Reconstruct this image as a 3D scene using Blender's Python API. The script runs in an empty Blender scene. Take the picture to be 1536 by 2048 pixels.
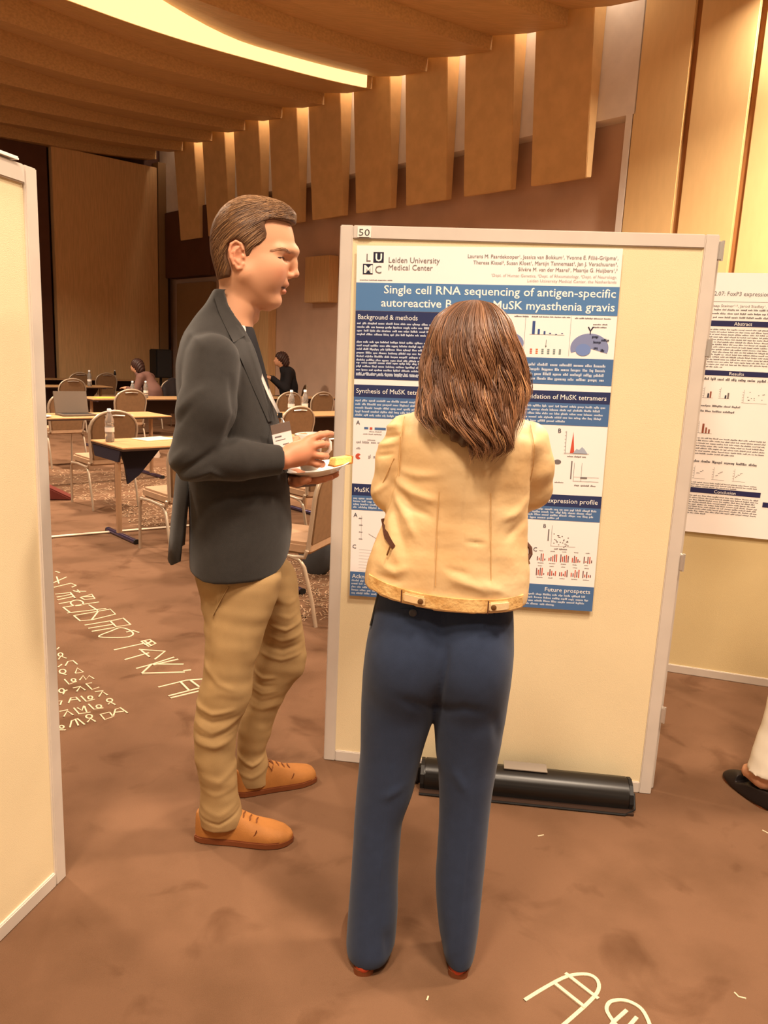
import bpy, bmesh, math, random
import numpy as np
from mathutils import Vector, Matrix

random.seed(7)
rng = np.random.default_rng(7)
S = bpy.context.scene
COL = S.collection
PI = math.pi

# ------------------------------------------------------------------ camera
CAM_H, F_PX = 1.49, 1540.0
PITCH, ROLL = math.radians(11.4), math.radians(2.6)
_fw = np.array([0, math.cos(PITCH), -math.sin(PITCH)])
_r0 = np.array([1.0, 0, 0]); _u0 = np.cross(_r0, _fw)
_r = math.cos(ROLL) * _r0 + math.sin(ROLL) * _u0
_u = -math.sin(ROLL) * _r0 + math.cos(ROLL) * _u0
cam_d = bpy.data.cameras.new('camera'); cam = bpy.data.objects.new('camera', cam_d); COL.objects.link(cam)
cam_d.sensor_fit = 'VERTICAL'; cam_d.sensor_height = 36.0; cam_d.lens = F_PX / 2048 * 36.0
cam_d.clip_start = 0.05; cam_d.clip_end = 200
cam.matrix_world = Matrix(((_r[0], _u[0], -_fw[0], 0), (_r[1], _u[1], -_fw[1], 0), (_r[2], _u[2], -_fw[2], CAM_H), (0, 0, 0, 1)))
S.camera = cam

# ------------------------------------------------------------------ view, world, lights
S.view_settings.view_transform = 'Standard'; S.view_settings.look = 'None'
S.view_settings.exposure = 0.0; S.view_settings.gamma = 1.0; S.view_settings.use_curve_mapping = False
S.cycles.use_denoising = True
S.cycles.max_bounces = 5; S.cycles.diffuse_bounces = 3; S.cycles.glossy_bounces = 3; S.cycles.transmission_bounces = 6
S.cycles.transparent_max_bounces = 8; S.cycles.sample_clamp_indirect = 4.0
S.cycles.caustics_reflective = False; S.cycles.caustics_refractive = False
WARM = (1.0, 0.80, 0.60)
w = bpy.data.worlds.new('world'); S.world = w; w.use_nodes = True
bg = w.node_tree.nodes['Background']; bg.inputs[0].default_value = (1.0, 0.77, 0.55, 1); bg.inputs[1].default_value = 0.42

LIGHTS = [  # x, y, z, watts, disc radius  (recessed ceiling downlights of the poster area and planks; unseen hall ones added as fill)
    (-0.9, -0.4, 5.40, 170, 0.35), (1.1, 0.3, 5.40, 170, 0.35), (0.2, -1.8, 5.40, 140, 0.35),
    (3.4, 2.6, 5.40, 230, 0.30), (3.9, 6.6, 5.40, 520, 0.30), (-4.0, 4.5, 5.40, 240, 0.30),
    (-6.5, 9.5, 5.40, 560, 0.30), (-2.0, 8.3, 5.40, 310, 0.30), (4.30, 8.90, 5.85, 230, 0.18),
]

# ------------------------------------------------------------------ helpers: colour and materials
def lin(c):
    c = [v / 255.0 for v in c]
    return tuple(v / 12.92 if v <= 0.04045 else ((v + 0.055) / 1.055) ** 2.4 for v in c)

def mat(name, rgb, rough=0.6, metal=0.0, var=0.0, scale=8.0, bump=0.0, bscale=200.0, spec=0.4, trans=0.0, ior=1.45,
        emit=None, estr=0.0, rgb2=None, stretch=None, detail=3.0, sheen=0.0, coat=0.0, contrast=(0.35, 0.65), sss=0.0):
    m = bpy.data.materials.new(name); m.use_nodes = True
    nt = m.node_tree; b = nt.nodes['Principled BSDF']
    c = lin(rgb)
    b.inputs['Base Color'].default_value = (*c, 1); b.inputs['Roughness'].default_value = rough
    b.inputs['Metallic'].default_value = metal; b.inputs['Specular IOR Level'].default_value = spec
    b.inputs['Transmission Weight'].default_value = trans; b.inputs['IOR'].default_value = ior
    b.inputs['Sheen Weight'].default_value = sheen; b.inputs['Coat Weight'].default_value = coat
    if sss:
        b.inputs['Subsurface Weight'].default_value = sss; b.inputs['Subsurface Radius'].default_value = (0.012, 0.005, 0.003); b.inputs['Subsurface Scale'].default_value = 0.6
    if emit:
        b.inputs['Emission Color'].default_value = (*emit, 1); b.inputs['Emission Strength'].default_value = estr
    if var or rgb2 or bump:
        tc = nt.nodes.new('ShaderNodeTexCoord'); mp = nt.nodes.new('ShaderNodeMapping')
        nt.links.new(tc.outputs['Object'], mp.inputs['Vector'])
        if stretch: mp.inputs['Scale'].default_value = stretch
    if var or rgb2:
        n = nt.nodes.new('ShaderNodeTexNoise'); n.inputs['Scale'].default_value = scale; n.inputs['Detail'].default_value = detail
        nt.links.new(mp.outputs[0], n.inputs['Vector'])
        r = nt.nodes.new('ShaderNodeValToRGB')
        c2 = lin(rgb2) if rgb2 else tuple(min(1, v * (1 + var)) for v in c)
        c1 = c if rgb2 else tuple(v * (1 - var) for v in c)
        r.color_ramp.elements[0].color = (*c1, 1); r.color_ramp.elements[1].color = (*c2, 1)
        r.color_ramp.elements[0].position = contrast[0]; r.color_ramp.elements[1].position = contrast[1]
        nt.links.new(n.outputs['Fac'], r.inputs['Fac']); nt.links.new(r.outputs['Color'], b.inputs['Base Color'])
    if bump:
        n2 = nt.nodes.new('ShaderNodeTexNoise'); n2.inputs['Scale'].default_value = bscale; n2.inputs['Detail'].default_value = 2
        nt.links.new(mp.outputs[0], n2.inputs['Vector'])
        bp = nt.nodes.new('ShaderNodeBump'); bp.inputs['Strength'].default_value = bump; bp.inputs['Distance'].default_value = 0.004
        nt.links.new(n2.outputs['Fac'], bp.inputs['Height']); nt.links.new(bp.outputs[0], b.inputs['Normal'])
    return m

def attr_mat(name, rough=0.55, bump=0.0, bscale=200, sss=0.0, spec=0.35, var=0.0, sheen=0.0):
    """base colour from the mesh colour attribute 'tint' (true colours of the thing's own regions)"""
    m = mat(name, (200, 200, 200), rough=rough, bump=bump, bscale=bscale, sss=sss, spec=spec, sheen=sheen)
    nt = m.node_tree; a = nt.nodes.new('ShaderNodeAttribute'); a.attribute_name = 'tint'
    nt.links.new(a.outputs['Color'], nt.nodes['Principled BSDF'].inputs['Base Color'])
    return m

# ------------------------------------------------------------------ helpers: objects
def tag(o, label=None, cat=None, group=None, kind=None):
    if label: o['label'] = label
    if cat: o['category'] = cat
    if group: o['group'] = group
    if kind: o['kind'] = kind
    return o

def empty(name, loc=(0, 0, 0), rz=0.0, label=None, cat=None, group=None, kind=None, parent=None):
    o = bpy.data.objects.new(name, None); COL.objects.link(o)
    o.location = loc; o.rotation_euler = (0, 0, rz); o.empty_display_size = 0.05
    if parent: o.parent = parent
    return tag(o, label, cat, group, kind)

def mk(name, V, Fc, m, parent=None, smooth=False, loc=None, rot=None):
    me = bpy.data.meshes.new(name)
    me.from_pydata([tuple(map(float, v)) for v in V], [], [tuple(map(int, f)) for f in Fc]); me.update()
    return link(name, me, m, parent, smooth, loc, rot)

def link(name, me, m, parent=None, smooth=False, loc=None, rot=None):
    if smooth: me.polygons.foreach_set('use_smooth', [True] * len(me.polygons))
    if m is not None and len(me.materials) == 0: me.materials.append(m)
    o = bpy.data.objects.new(name, me); COL.objects.link(o)
    if parent is not None: o.parent = parent
    if loc is not None: o.location = loc
    if rot is not None: o.rotation_euler = rot
    return o

class B:
    """collects simple shapes into one mesh"""
    def __init__(s): s.v = []; s.f = []
    def add(s, V, Fc):
        k = len(s.v); s.v += [tuple(map(float, p)) for p in V]; s.f += [tuple(i + k for i in f) for f in Fc]; return s
    def box(s, c, d, M=None):
        x, y, z = d[0] / 2, d[1] / 2, d[2] / 2
        P = [Vector((sx * x, sy * y, sz * z)) for sz in (-1, 1) for sy in (-1, 1) for sx in (-1, 1)]
        if M is not None: P = [M @ p for p in P]
        P = [p + Vector(c) for p in P]
        return s.add(P, [(0, 2, 3, 1), (4, 5, 7, 6), (0, 1, 5, 4), (2, 6, 7, 3), (0, 4, 6, 2), (1, 3, 7, 5)])
    def rbox(s, c, d, r, n=3, axis=2, M=None):
        """box with corners rounded in the plane across axis"""
        a, b_ = [i for i in range(3) if i != axis]
        ring = []
        for (sx, sy, a0) in ((1, 1, 0), (-1, 1, PI / 2), (-1, -1, PI), (1, -1, 1.5 * PI)):
            for i in range(n + 1):
                t = a0 + PI / 2 * i / n
                ring.append((sx * (d[a] / 2 - r) + r * math.cos(t), sy * (d[b_] / 2 - r) + r * math.sin(t)))
        P = []
        for h in (-d[axis] / 2, d[axis] / 2):
            for q in ring:
                p = [0, 0, 0]; p[a], p[b_], p[axis] = q[0], q[1], h; P.append(Vector(p))
        if M is not None: P = [M @ p for p in P]
        P = [p + Vector(c) for p in P]; N = len(ring)
        Fc = [tuple(range(N))[::-1], tuple(range(N, 2 * N))] + [(i, (i + 1) % N, N + (i + 1) % N, N + i) for i in range(N)]
        return s.add(P, Fc)
    def tube(s, pts, r, n=8, cap=True, closed=False, flat=1.0):
        pts = [Vector(p) for p in pts]; N = len(pts); rs = r if hasattr(r, '__len__') else [r] * N
        V = []; up = None
        for i, p in enumerate(pts):
            if closed: t = (pts[(i + 1) % N] - pts[i - 1])
            else: t = (pts[min(i + 1, N - 1)] - pts[max(i - 1, 0)])
            if t.length < 1e-9: t = Vector((0, 0, 1))
            t.normalize()
            if up is None:
                up = Vector((0, 0, 1)) if abs(t.z) < 0.9 else Vector((1, 0, 0))
            a = t.cross(up)
            if a.length < 1e-6: a = t.orthogonal()
            a.normalize(); b_ = a.cross(t); up = b_
            for j in range(n):
                q = 2 * PI * j / n; V.append(p + (a * math.cos(q) + b_ * math.sin(q) * flat) * rs[i])
        Fc = []
        for i in range(N if closed else N - 1):
            k = (i + 1) % N
            for j in range(n):
                Fc.append((i * n + j, i * n + (j + 1) % n, k * n + (j + 1) % n, k * n + j))
        if cap and not closed: Fc += [tuple(range(n))[::-1], tuple(range((N - 1) * n, N * n))]
        return s.add(V, Fc)
    def lathe(s, prof, c=(0, 0, 0), n=20, M=None):
        V = []
        for (r, z) in prof:
            for j in range(n):
                p = Vector((r * math.cos(2 * PI * j / n), r * math.sin(2 * PI * j / n), z))
                V.append((M @ p if M is not None else p) + Vector(c))
        Fc = []
        for i in range(len(prof) - 1):
            for j in range(n): Fc.append((i * n + j, i * n + (j + 1) % n, (i + 1) * n + (j + 1) % n, (i + 1) * n + j))
        Fc.append(tuple(range(n))[::-1]); Fc.append(tuple(range((len(prof) - 1) * n, len(prof) * n)))
        return s.add(V, Fc)
    def prism(s, poly, h0, h1, fn):
        """extrude a 2-D outline between h0 and h1; fn(a, b, h) gives the point"""
        N = len(poly); V = [fn(a, b_, h0) for a, b_ in poly] + [fn(a, b_, h1) for a, b_ in poly]
        return s.add(V, [tuple(range(N))[::-1], tuple(range(N, 2 * N))] + [(i, (i + 1) % N, N + (i + 1) % N, N + i) for i in range(N)])
    def quad(s, u0, v0, u1, v1, z):
        return s.add([(u0, v0, z), (u1, v0, z), (u1, v1, z), (u0, v1, z)], [(0, 1, 2, 3)])
    def build(s, name, m, parent=None, smooth=False, loc=None, rot=None, bevel=0.0, fix=True):
        o = mk(name, s.v, s.f, m, parent, False, loc, rot)
        if fix or bevel:
            bm = bmesh.new(); bm.from_mesh(o.data)
            bmesh.ops.recalc_face_normals(bm, faces=bm.faces)
            if bevel: bmesh.ops.bevel(bm, geom=[e for e in bm.edges if e.calc_face_angle(0) > 0.6], offset=bevel, segments=2, affect='EDGES', clamp_overlap=True)
            bm.to_mesh(o.data); bm.free()
        if smooth:
            me = o.data; me.polygons.foreach_set('use_smooth', [True] * len(me.polygons))
            try: me.set_sharp_from_angle(angle=0.9)
            except Exception: pass
        return o

def copy_tree(o, parent=None):
    c = o.copy(); COL.objects.link(c)
    if parent is not None: c.parent = parent
    for ch in list(o.children): copy_tree(ch, c)
    return c

def text_mesh(body, size, align='LEFT', spacing=1.0, bold=0.0, extrude=0.0):
    cu = bpy.data.curves.new('t', 'FONT'); cu.body = body; cu.size = size; cu.align_x = align; cu.space_character = spacing
    cu.offset = bold; cu.resolution_u = 2; cu.extrude = extrude
    o = bpy.data.objects.new('t', cu); COL.objects.link(o)
    dg = bpy.context.evaluated_depsgraph_get(); dg.update()
    me = bpy.data.meshes.new_from_object(o.evaluated_get(dg))
    V = [tuple(v.co) for v in me.vertices]; Fc = [tuple(p.vertices) for p in me.polygons]
    bpy.data.objects.remove(o); bpy.data.curves.remove(cu); bpy.data.meshes.remove(me)
    return V, Fc

def put_text(b, body, x, y, size, z, align='LEFT', width=None, bold=0.0):
    V, Fc = text_mesh(body, size, align, bold=bold)
    if not V: return b
    V = np.array(V)
    if width:
        x0, x1 = V[:, 0].min(), V[:, 0].max(); k = width / (x1 - x0); V[:, 0] *= k
    V[:, 0] += x; V[:, 1] += y; V[:, 2] = z
    return b.add(V, Fc)

# room frame: u runs along the right wall from the far corner, w runs from that wall into the hall
C0 = np.array([-5.565, 19.53]); E1 = np.array([0.686, -0.727]); E2 = np.array([-0.727, -0.686])
E1 /= np.linalg.norm(E1); E2 = np.array([E1[1], -E1[0]])
def R3(u, w_, z): p = C0 + E1 * u + E2 * w_; return (float(p[0]), float(p[1]), float(z))
ROOM_YAW = math.atan2(E1[1], E1[0])
# ================================================================== the room
def ray_floor(px, py, z=0.0):
    d = _fw + _r * (px - 768) / F_PX - _u * (py - 1024) / F_PX
    t = (z - CAM_H) / d[2]
    return (d[0] * t, d[1] * t, z)

m_carpet = mat('carpet', (115, 85, 64), rough=0.95, rgb2=(98, 71, 51), scale=3.6, detail=8, bump=0.5, bscale=420, spec=0.1, contrast=(0.46, 0.78))
_nt = m_carpet.node_tree; _pb = _nt.nodes['Principled BSDF']; _src = _pb.inputs['Base Color'].links[0].from_socket   # trodden-in spots
_tc = _nt.nodes.new('ShaderNodeTexCoord'); _n = _nt.nodes.new('ShaderNodeTexNoise'); _n.inputs['Scale'].default_value = 4.6; _n.inputs['Detail'].default_value = 4; _n.inputs['Distortion'].default_value = .6
_r_ = _nt.nodes.new('ShaderNodeValToRGB'); _r_.color_ramp.elements[0].position = .56; _r_.color_ramp.elements[0].color = (1, 1, 1, 1); _r_.color_ramp.elements[1].position = .68; _r_.color_ramp.elements[1].color = (.74, .70, .66, 1)
_mx = _nt.nodes.new('ShaderNodeMixRGB'); _mx.blend_type = 'MULTIPLY'; _mx.inputs[0].default_value = 1.0
_nt.links.new(_tc.outputs['Object'], _n.inputs['Vector']); _nt.links.new(_n.outputs['Fac'], _r_.inputs['Fac']); _nt.links.new(_src, _mx.inputs[1]); _nt.links.new(_r_.outputs['Color'], _mx.inputs[2]); _nt.links.new(_mx.outputs[0], _pb.inputs['Base Color'])
m_glyph = mat('carpet_yarn_cream', (214, 190, 160), rough=0.95, bump=0.4, bscale=300, spec=0.1)
m_woodceil = mat('ceiling_wood', (202, 166, 118), rough=0.55, var=0.10, scale=3, stretch=(1, 12, 12), spec=0.25)
m_wallwood = mat('wall_wood', (222, 182, 132), rough=0.5, var=0.07, scale=3, stretch=(14, 14, 1), spec=0.25)
m_plank = mat('tan_fabric_plank', (230, 194, 138), rough=0.65, var=0.02, scale=4, stretch=(4, 4, 1), spec=0.2)
m_reveal = mat('plank_reveal', (176, 122, 72), rough=0.7)
m_fin = mat('fin_panel', (230, 192, 138), rough=0.65, var=0.05, scale=5, spec=0.2)
m_white = mat('white_plaster', (232, 222, 212), rough=0.8, var=0.03, scale=6)
m_mauve = mat('mauve_wall', (212, 178, 154), rough=0.7, var=0.06, scale=2, spec=0.2)
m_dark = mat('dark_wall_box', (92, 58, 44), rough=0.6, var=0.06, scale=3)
m_column = mat('corner_column', (150, 120, 84), rough=0.7, var=0.04, scale=3)

# ---- floor with the woven letters
fl = mk('floor', [R3(-2, -1, 0), R3(-2, 16, 0), R3(26, 16, 0), R3(26, -1, 0)], [(0, 1, 2, 3)], m_carpet)
fl.data.flip_normals() if fl.data.polygons[0].normal.z < 0 else None
tag(fl, kind='structure')

def stroke_obj(lines, wd, name='carpet_glyph', parent=fl, h=0.003):
    b = B()
    for li, ln in enumerate(lines):
        h = 0.0025 + 0.0007 * li
        P = [np.array(p[:2]) for p in ln]
        if len(P) >= 7:      # curved strokes
            X = [P[0]] + P + [P[-1]]; C = []
            if np.linalg.norm(P[0] - P[-1]) < 1e-6: X[0], X[-1] = P[-2], P[1]
            for i in range(1, len(X) - 2):
                for t in (0, .25, .5, .75): C.append(.5 * (2 * X[i] + (X[i + 1] - X[i - 1]) * t + (2 * X[i - 1] - 5 * X[i] + 4 * X[i + 1] - X[i + 2]) * t * t + (3 * X[i] - X[i - 1] - 3 * X[i + 1] + X[i + 2]) * t ** 3))
            P = C + [P[-1]]
        n = len(P); L = []; R_ = []
        for i in range(n):
            t = P[min(i + 1, n - 1)] - P[max(i - 1, 0)]; t = t / (np.linalg.norm(t) + 1e-9); q = np.array([-t[1], t[0]]) * wd / 2
            L.append(P[i] + q); R_.append(P[i] - q)
        V = [(*p, h) for p in L] + [(*p, h) for p in R_]
        V += [(v[0], v[1], 0.0003) for v in V]
        Fc = []
        for i in range(n - 1):
            Fc += [(i, i + 1, n + i + 1, n + i), (2 * n + i, i, i + 1, 2 * n + i + 1)[::-1], (n + i, n + i + 1, 3 * n + i + 1, 3 * n + i)[::-1]]
        b.add(V, Fc)
    return b.build(name, m_glyph, parent)

def circ(x, y, rx, ry, n=10): return [(x + rx * math.cos(2 * PI * i / n), y + ry * math.sin(2 * PI * i / n)) for i in range(n + 1)]
k7 = 440 / 1536.0
def Z7(l): return [ray_floor(x * k7, 1100 + y * k7) for x, y in l]
big = [
    [[(385, 150), (418, 160)]],
    [[(360, 236), (465, 190)], [(395, 188), (412, 238)], [(375, 264), (495, 235), (530, 250), (500, 264)]],
    [[(515, 290), (602, 290)], [(510, 285), (560, 302), (540, 280)], [(560, 335), (640, 312), (662, 342), (590, 350), (560, 335)], [(580, 330), (650, 330)]],
    [[(385, 310), (490, 300)], [(395, 332), (500, 312)], [(400, 352), (510, 328)], [(490, 300), (525, 340)]],
    [circ(537, 372, 44, 20), [(410, 378), (498, 362)]],
    [[(440, 402), (692, 365)], [(440, 402), (492, 442)]],
    [[(468, 442), (742, 410)], [(620, 385), (690, 430)]],
    [[(515, 460), (770, 415), (806, 450), (640, 490), (560, 497), (515, 460)], [(690, 425), (640, 490)]],
    [[(590, 527), (770, 497)], [(615, 550), (800, 520)], [(640, 572), (800, 545)], [(770, 500), (860, 480), (912, 525), (810, 540), (770, 500)]],
    [[(690, 608), (780, 566), (840, 545), (900, 560), (930, 590), (870, 612), (690, 608)], [(880, 576), (930, 565), (972, 580)]],
    [[(795, 700), (1000, 655)], [(985, 640), (1045, 628), (1087, 655), (1040, 677), (985, 640)], [(1010, 640), (1060, 674)], [(1060, 640), (1012, 668)]],
    [[(870, 768), (1040, 720)], [(970, 697), (1152, 710), (1080, 767)], [(985, 705), (1045, 750)]],
    [[(950, 830), (1060, 800), (1215, 750)], [(1060, 800), (1282, 800)], [(1070, 806), (1244, 766)], [(990, 866), (1060, 800)], [(990, 866), (1292, 858), (1280, 848), (1334, 843)]],
    [[(1105, 960), (1300, 912), (1420, 903)], [(1175, 1022), (1410, 962)], [(1190, 1037), (1410, 984)], [(1260, 925), (1322, 987)], [(1325, 912), (1392, 962)]],
]
for g in big: stroke_obj([Z7(l) for l in g], 0.0085)
small = [
    [[(398, 697), (412, 682)]], [circ(422, 733, 16, 12), [(408, 768), (425, 745), (466, 760)]],
    [[(455, 812), (475, 780), (510, 775), (542, 802)]], [[(405, 820), (432, 800)]],
    [circ(437, 850, 22, 14), [(415, 862), (465, 874)]], [[(525, 864), (540, 826), (582, 855), (525, 864)]],
    [[(450, 905), (482, 940), (535, 920)], circ(513, 912, 15, 10)], [[(555, 912), (580, 880), (600, 908), (622, 880), (658, 902)]],
    [[(508, 966), (565, 955)], [(535, 992), (560, 958), (597, 982)]], [[(642, 930), (600, 936), (642, 977), (692, 960)]],
    [[(662, 992), (722, 985)], [(690, 1028), (715, 992), (752, 1017)]], [circ(430, 985, 18, 14), [(440, 1012), (450, 990), (470, 980)]],
    [[(478, 1072), (495, 1035), (530, 1030), (562, 1062)], [(490, 1052), (543, 1045)]], [[(565, 1022), (602, 1060), (662, 1045)], circ(630, 1034, 16, 11)],
    [circ(765, 1052, 20, 12), [(755, 1082), (772, 1066), (806, 1084)]], [[(410, 1058), (432, 1055), (420, 1085)]],
    [[(515, 1105), (552, 1147), (632, 1135)], [(540, 1105), (572, 1125), (585, 1092)], [(590, 1095), (606, 1137)]],
    [[(618, 1078), (656, 1115), (722, 1105)], circ(690, 1096, 18, 11)], [[(415, 1130), (475, 1118)], [(445, 1168), (470, 1128), (512, 1156)]],
    [[(765, 1135), (700, 1150), (732, 1187), (790, 1166), (765, 1135)]], [[(790, 1166), (806, 1115), (840, 1104), (892, 1141)], [(798, 1138), (864, 1130)]],
    [[(488, 1242), (500, 1195), (540, 1180), (592, 1222)], [(525, 1184), (548, 1230)]], [circ(622, 1165, 22, 13), [(608, 1208), (632, 1180), (668, 1202)]],
    [circ(430, 1238, 16, 10), [(412, 1260), (460, 1260)]],
]
for g in small: stroke_obj([Z7(l) for l in g], 0.006)
k6 = 736 / 1536.0
def Z6(l): return [ray_floor(800 + x * k6, 1400 + y * k6) for x, y in l]
for g in ([[(520, 1255), (610, 1200), (700, 1155), (780, 1147), (822, 1170), (828, 1212), (790, 1262), (690, 1352), (600, 1430)], [(690, 1143), (828, 1250)], [(648, 1188), (772, 1287)]],
          [[(915, 1375), (875, 1322), (862, 1288), (882, 1260), (940, 1256), (1000, 1285), (1032, 1332), (1050, 1385)], [(946, 1298), (890, 1348), (870, 1380)], [(988, 1328), (950, 1372)]],
          [[(1395, 1222), (1412, 1240), (1444, 1248)]], [[(1512, 545), (1545, 562)]], [[(118, 1238), (112, 1256)]], [[(575, 570), (600, 565)]]):
    stroke_obj([Z6(l) for l in g], 0.009 if len(g) > 1 else 0.0035)

# dense woven pattern further back: too many small marks to count
bb = B()
def scatter(poly, n, wd, ln):
    P = [np.array(ray_floor(*p)[:2]) for p in poly]
    for _ in range(n):
        a, c = rng.random(2); q = (P[0] * (1 - a) + P[1] * a) * (1 - c) + (P[3] * (1 - a) + P[2] * a) * c
        th = rng.choice([0, 1.3, -0.6, 2.2]) + ROOM_YAW + rng.normal(0, .2); t = np.array([math.cos(th), math.sin(th)]); s = np.array([-t[1], t[0]])
        L = ln * rng.uniform(.4, 1.2); pts = [q - t * L / 2 - s * wd, q + t * L / 2 - s * wd, q + t * L / 2 + s * wd, q - t * L / 2 + s * wd]
        bb.add([(*p, 0.002) for p in pts], [(0, 1, 2, 3)])
scatter([(105, 940), (345, 935), (345, 1000), (105, 1000)], 700, .005, .10)
scatter([(200, 1000), (345, 1000), (345, 1052), (270, 1052)], 260, .005, .09)
scatter([(560, 1095), (700, 1095), (700, 1205), (585, 1215)], 420, .004, .07)
scatter([(560, 1215), (700, 1205), (700, 1238), (600, 1240)], 50, .004, .07)
pat = bb.build('carpet_pattern', mat('carpet_yarn_tan', (168, 136, 108), rough=.95, spec=.1), fl, fix=False); pat['kind'] = 'stuff'

# ---- ceiling: a flat slab with overlapping wavy wooden panels below it
MOD = 1.25
ce = B().box((0, 0, 0), (0.1, 0.1, 0.1))
cb = B()
V = [R3(-2, -0.6, 6.9), R3(-2, 16, 6.9), R3(26, 16, 6.9), R3(26, -0.6, 6.9)]
cb.add(V + [(v[0], v[1], 7.05) for v in V], [(0, 1, 2, 3), (4, 7, 6, 5), (0, 4, 5, 1), (1, 5, 6, 2), (2, 6, 7, 3), (3, 7, 4, 0)])
ceil = tag(cb.build('ceiling', m_woodceil), kind='structure')
def sstep(a, b_, x):
    t = min(1, max(0, (x - a) / (b_ - a))); return t * t * (3 - 2 * t)
def zb(w_, k): return 5.46 + 0.33 * math.exp(-w_ / 2.3) + 0.05 * math.sin(w_ * 0.9 + k * 0.35) * sstep(2, 6, w_)
def hb(w_, k): return 0.19 + (0.45 if k == 6 else 0.16) * sstep(2.6, 5.6, w_) + 0.05 * math.sin(w_ * 0.8 + k) * sstep(5, 8, w_)
WS = [0.36] + list(np.linspace(0.5, 16, 60))
for k in range(0, 19):
    u1 = (k + 0.20) * MOD; u0 = (k - 0.80) * MOD; b = B(); Vv = []
    for w_ in WS:
        zt0 = zb(w_, k - 1) + hb(w_, k - 1); z1 = zb(w_, k); z1t = z1 + hb(w_, k)
        um = (u0 + u1) / 2; zm = (zt0 + z1) / 2 - 0.03
        Vv += [R3(u0, w_, zt0), R3(um, w_, zm), R3(u1, w_, z1), R3(u1, w_, z1t + .012), R3(u0, w_, zt0 + .10)]
    n = 5; Fc = []
    for i in range(len(WS) - 1):
        for j in range(n): Fc.append((i * n + j, i * n + (j + 1) % n, (i + 1) * n + (j + 1) % n, (i + 1) * n + j))
    Fc += [tuple(range(n)), tuple(range((len(WS) - 1) * n, len(WS) * n))]
    b.add(Vv, Fc); b.build('ceiling_panel', m_woodceil, ceil)

# the lit cove along one step of the ceiling
m_cove = mat('cove_diffuser', (255, 225, 160), rough=0.6, emit=(1.0, 0.70, 0.33), estr=1.35)
cv = B(); Vv = []; k = 6; u1 = (k + 0.20) * MOD
for w_ in WS[1:]:
    z1 = zb(w_, k) + .005; z1t = zb(w_, k) + hb(w_, k) - .004
    Vv += [R3(u1 + .006, w_, z1), R3(u1 + .03, w_, z1), R3(u1 + .03, w_, z1t), R3(u1 + .006, w_, z1t)]
Fc = []
for i in range(len(WS) - 2):
    for j in range(4): Fc.append((i * 4 + j, i * 4 + (j + 1) % 4, i * 4 + 4 + (j + 1) % 4, i * 4 + 4 + j))
Fc += [(0, 1, 2, 3), tuple(len(Vv) - 4 + i for i in range(4))]
cvr = empty('cove_light', R3(u1, 0.2, 5.8), label='long glowing warm yellow cove light along a step of the wooden ceiling', cat='ceiling light')
cv.v = [tuple(np.array(v) - np.array(R3(u1, 0.2, 5.8))) for v in Vv]; cv.f = Fc
cv.build('diffuser', m_cove, cvr)

# ---- back wall: tall wooden partition panels
def rbx(b, u0, u1, w0, w1, z0, z1):
    P = [R3(u, w_, z) for z in (z0, z1) for w_ in (w0, w1) for u in (u0, u1)]
    return b.add(P, [(0, 2, 3, 1), (4, 5, 7, 6), (0, 1, 5, 4), (2, 6, 7, 3), (0, 4, 6, 2), (1, 3, 7, 5)])
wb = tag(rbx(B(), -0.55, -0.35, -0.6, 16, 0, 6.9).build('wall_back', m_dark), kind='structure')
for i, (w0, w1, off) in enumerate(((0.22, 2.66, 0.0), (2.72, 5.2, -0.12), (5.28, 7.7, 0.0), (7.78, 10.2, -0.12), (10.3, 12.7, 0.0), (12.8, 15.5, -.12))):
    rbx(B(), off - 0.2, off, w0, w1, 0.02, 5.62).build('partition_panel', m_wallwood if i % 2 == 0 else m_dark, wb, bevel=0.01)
rbx(B(), -0.3, 0.02, -0.02, 0.2, 0, 5.75).build('corner_column', m_column, wb)

# ---- right wall: recessed mauve lower wall, white band above, hanging wooden fins
UE = 9.86 * MOD
wr = tag(rbx(B(), -0.3, UE, -0.45, -0.25, 0, 4.7).build('wall_right', m_mauve), kind='structure')
rbx(B(), -0.3, UE + .06, -0.45, 0.0, 4.63, 6.9).build('white_band', m_white, wr)
rbx(B(), UE - .07, UE + .02, -0.45, 0.0, 0, 4.63).build('white_jamb', m_white, wr)
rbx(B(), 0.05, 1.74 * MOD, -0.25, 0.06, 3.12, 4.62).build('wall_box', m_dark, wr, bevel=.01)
rbx(B(), 2.9, 4.3, -0.25, -0.05, 0.0, 3.4).build('wall_box', m_wallwood, wr, bevel=.01)
rbx(B(), 5.55, 6.3, -0.25, -0.02, 2.45, 3.3).build('wall_box', m_wallwood, wr, bevel=.01)
rbx(B(), 0.3, 1.9, -0.25, -0.1, 0.0, 3.0).build('wall_box', m_column, wr, bevel=.01)
for k in range(1, 10):
    ur = (k + .46) * MOD; ul = ur - 0.72 * MOD
    z0, z1 = 3.94, 6.25
    P = [R3(u, wv, z) for (wv, z) in ((0.0, z0), (0.12, z0 - .02), (0.30, z1), (0.0, z1)) for u in (ul, ur)]
    b = B().add(P, [(0, 1, 3, 2), (2, 3, 5, 4), (4, 5, 7, 6), (6, 7, 1, 0), (0, 2, 4, 6), (1, 7, 5, 3)])
    b.build('hanging_fin', m_fin, wr, bevel=.008)
# tan planks beyond the jamb
rbx(B(), UE, UE + 9, -0.2, -0.05, 0, 6.9).build('plank_backing', m_reveal, wr)
for i in range(12):
    u0 = UE + .03 + i * 0.61 * MOD
    rbx(B(), u0, u0 + 0.55 * MOD, -0.05, 0.0, 0, 6.85).build('plank', m_plank, wr, bevel=.01)

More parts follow.
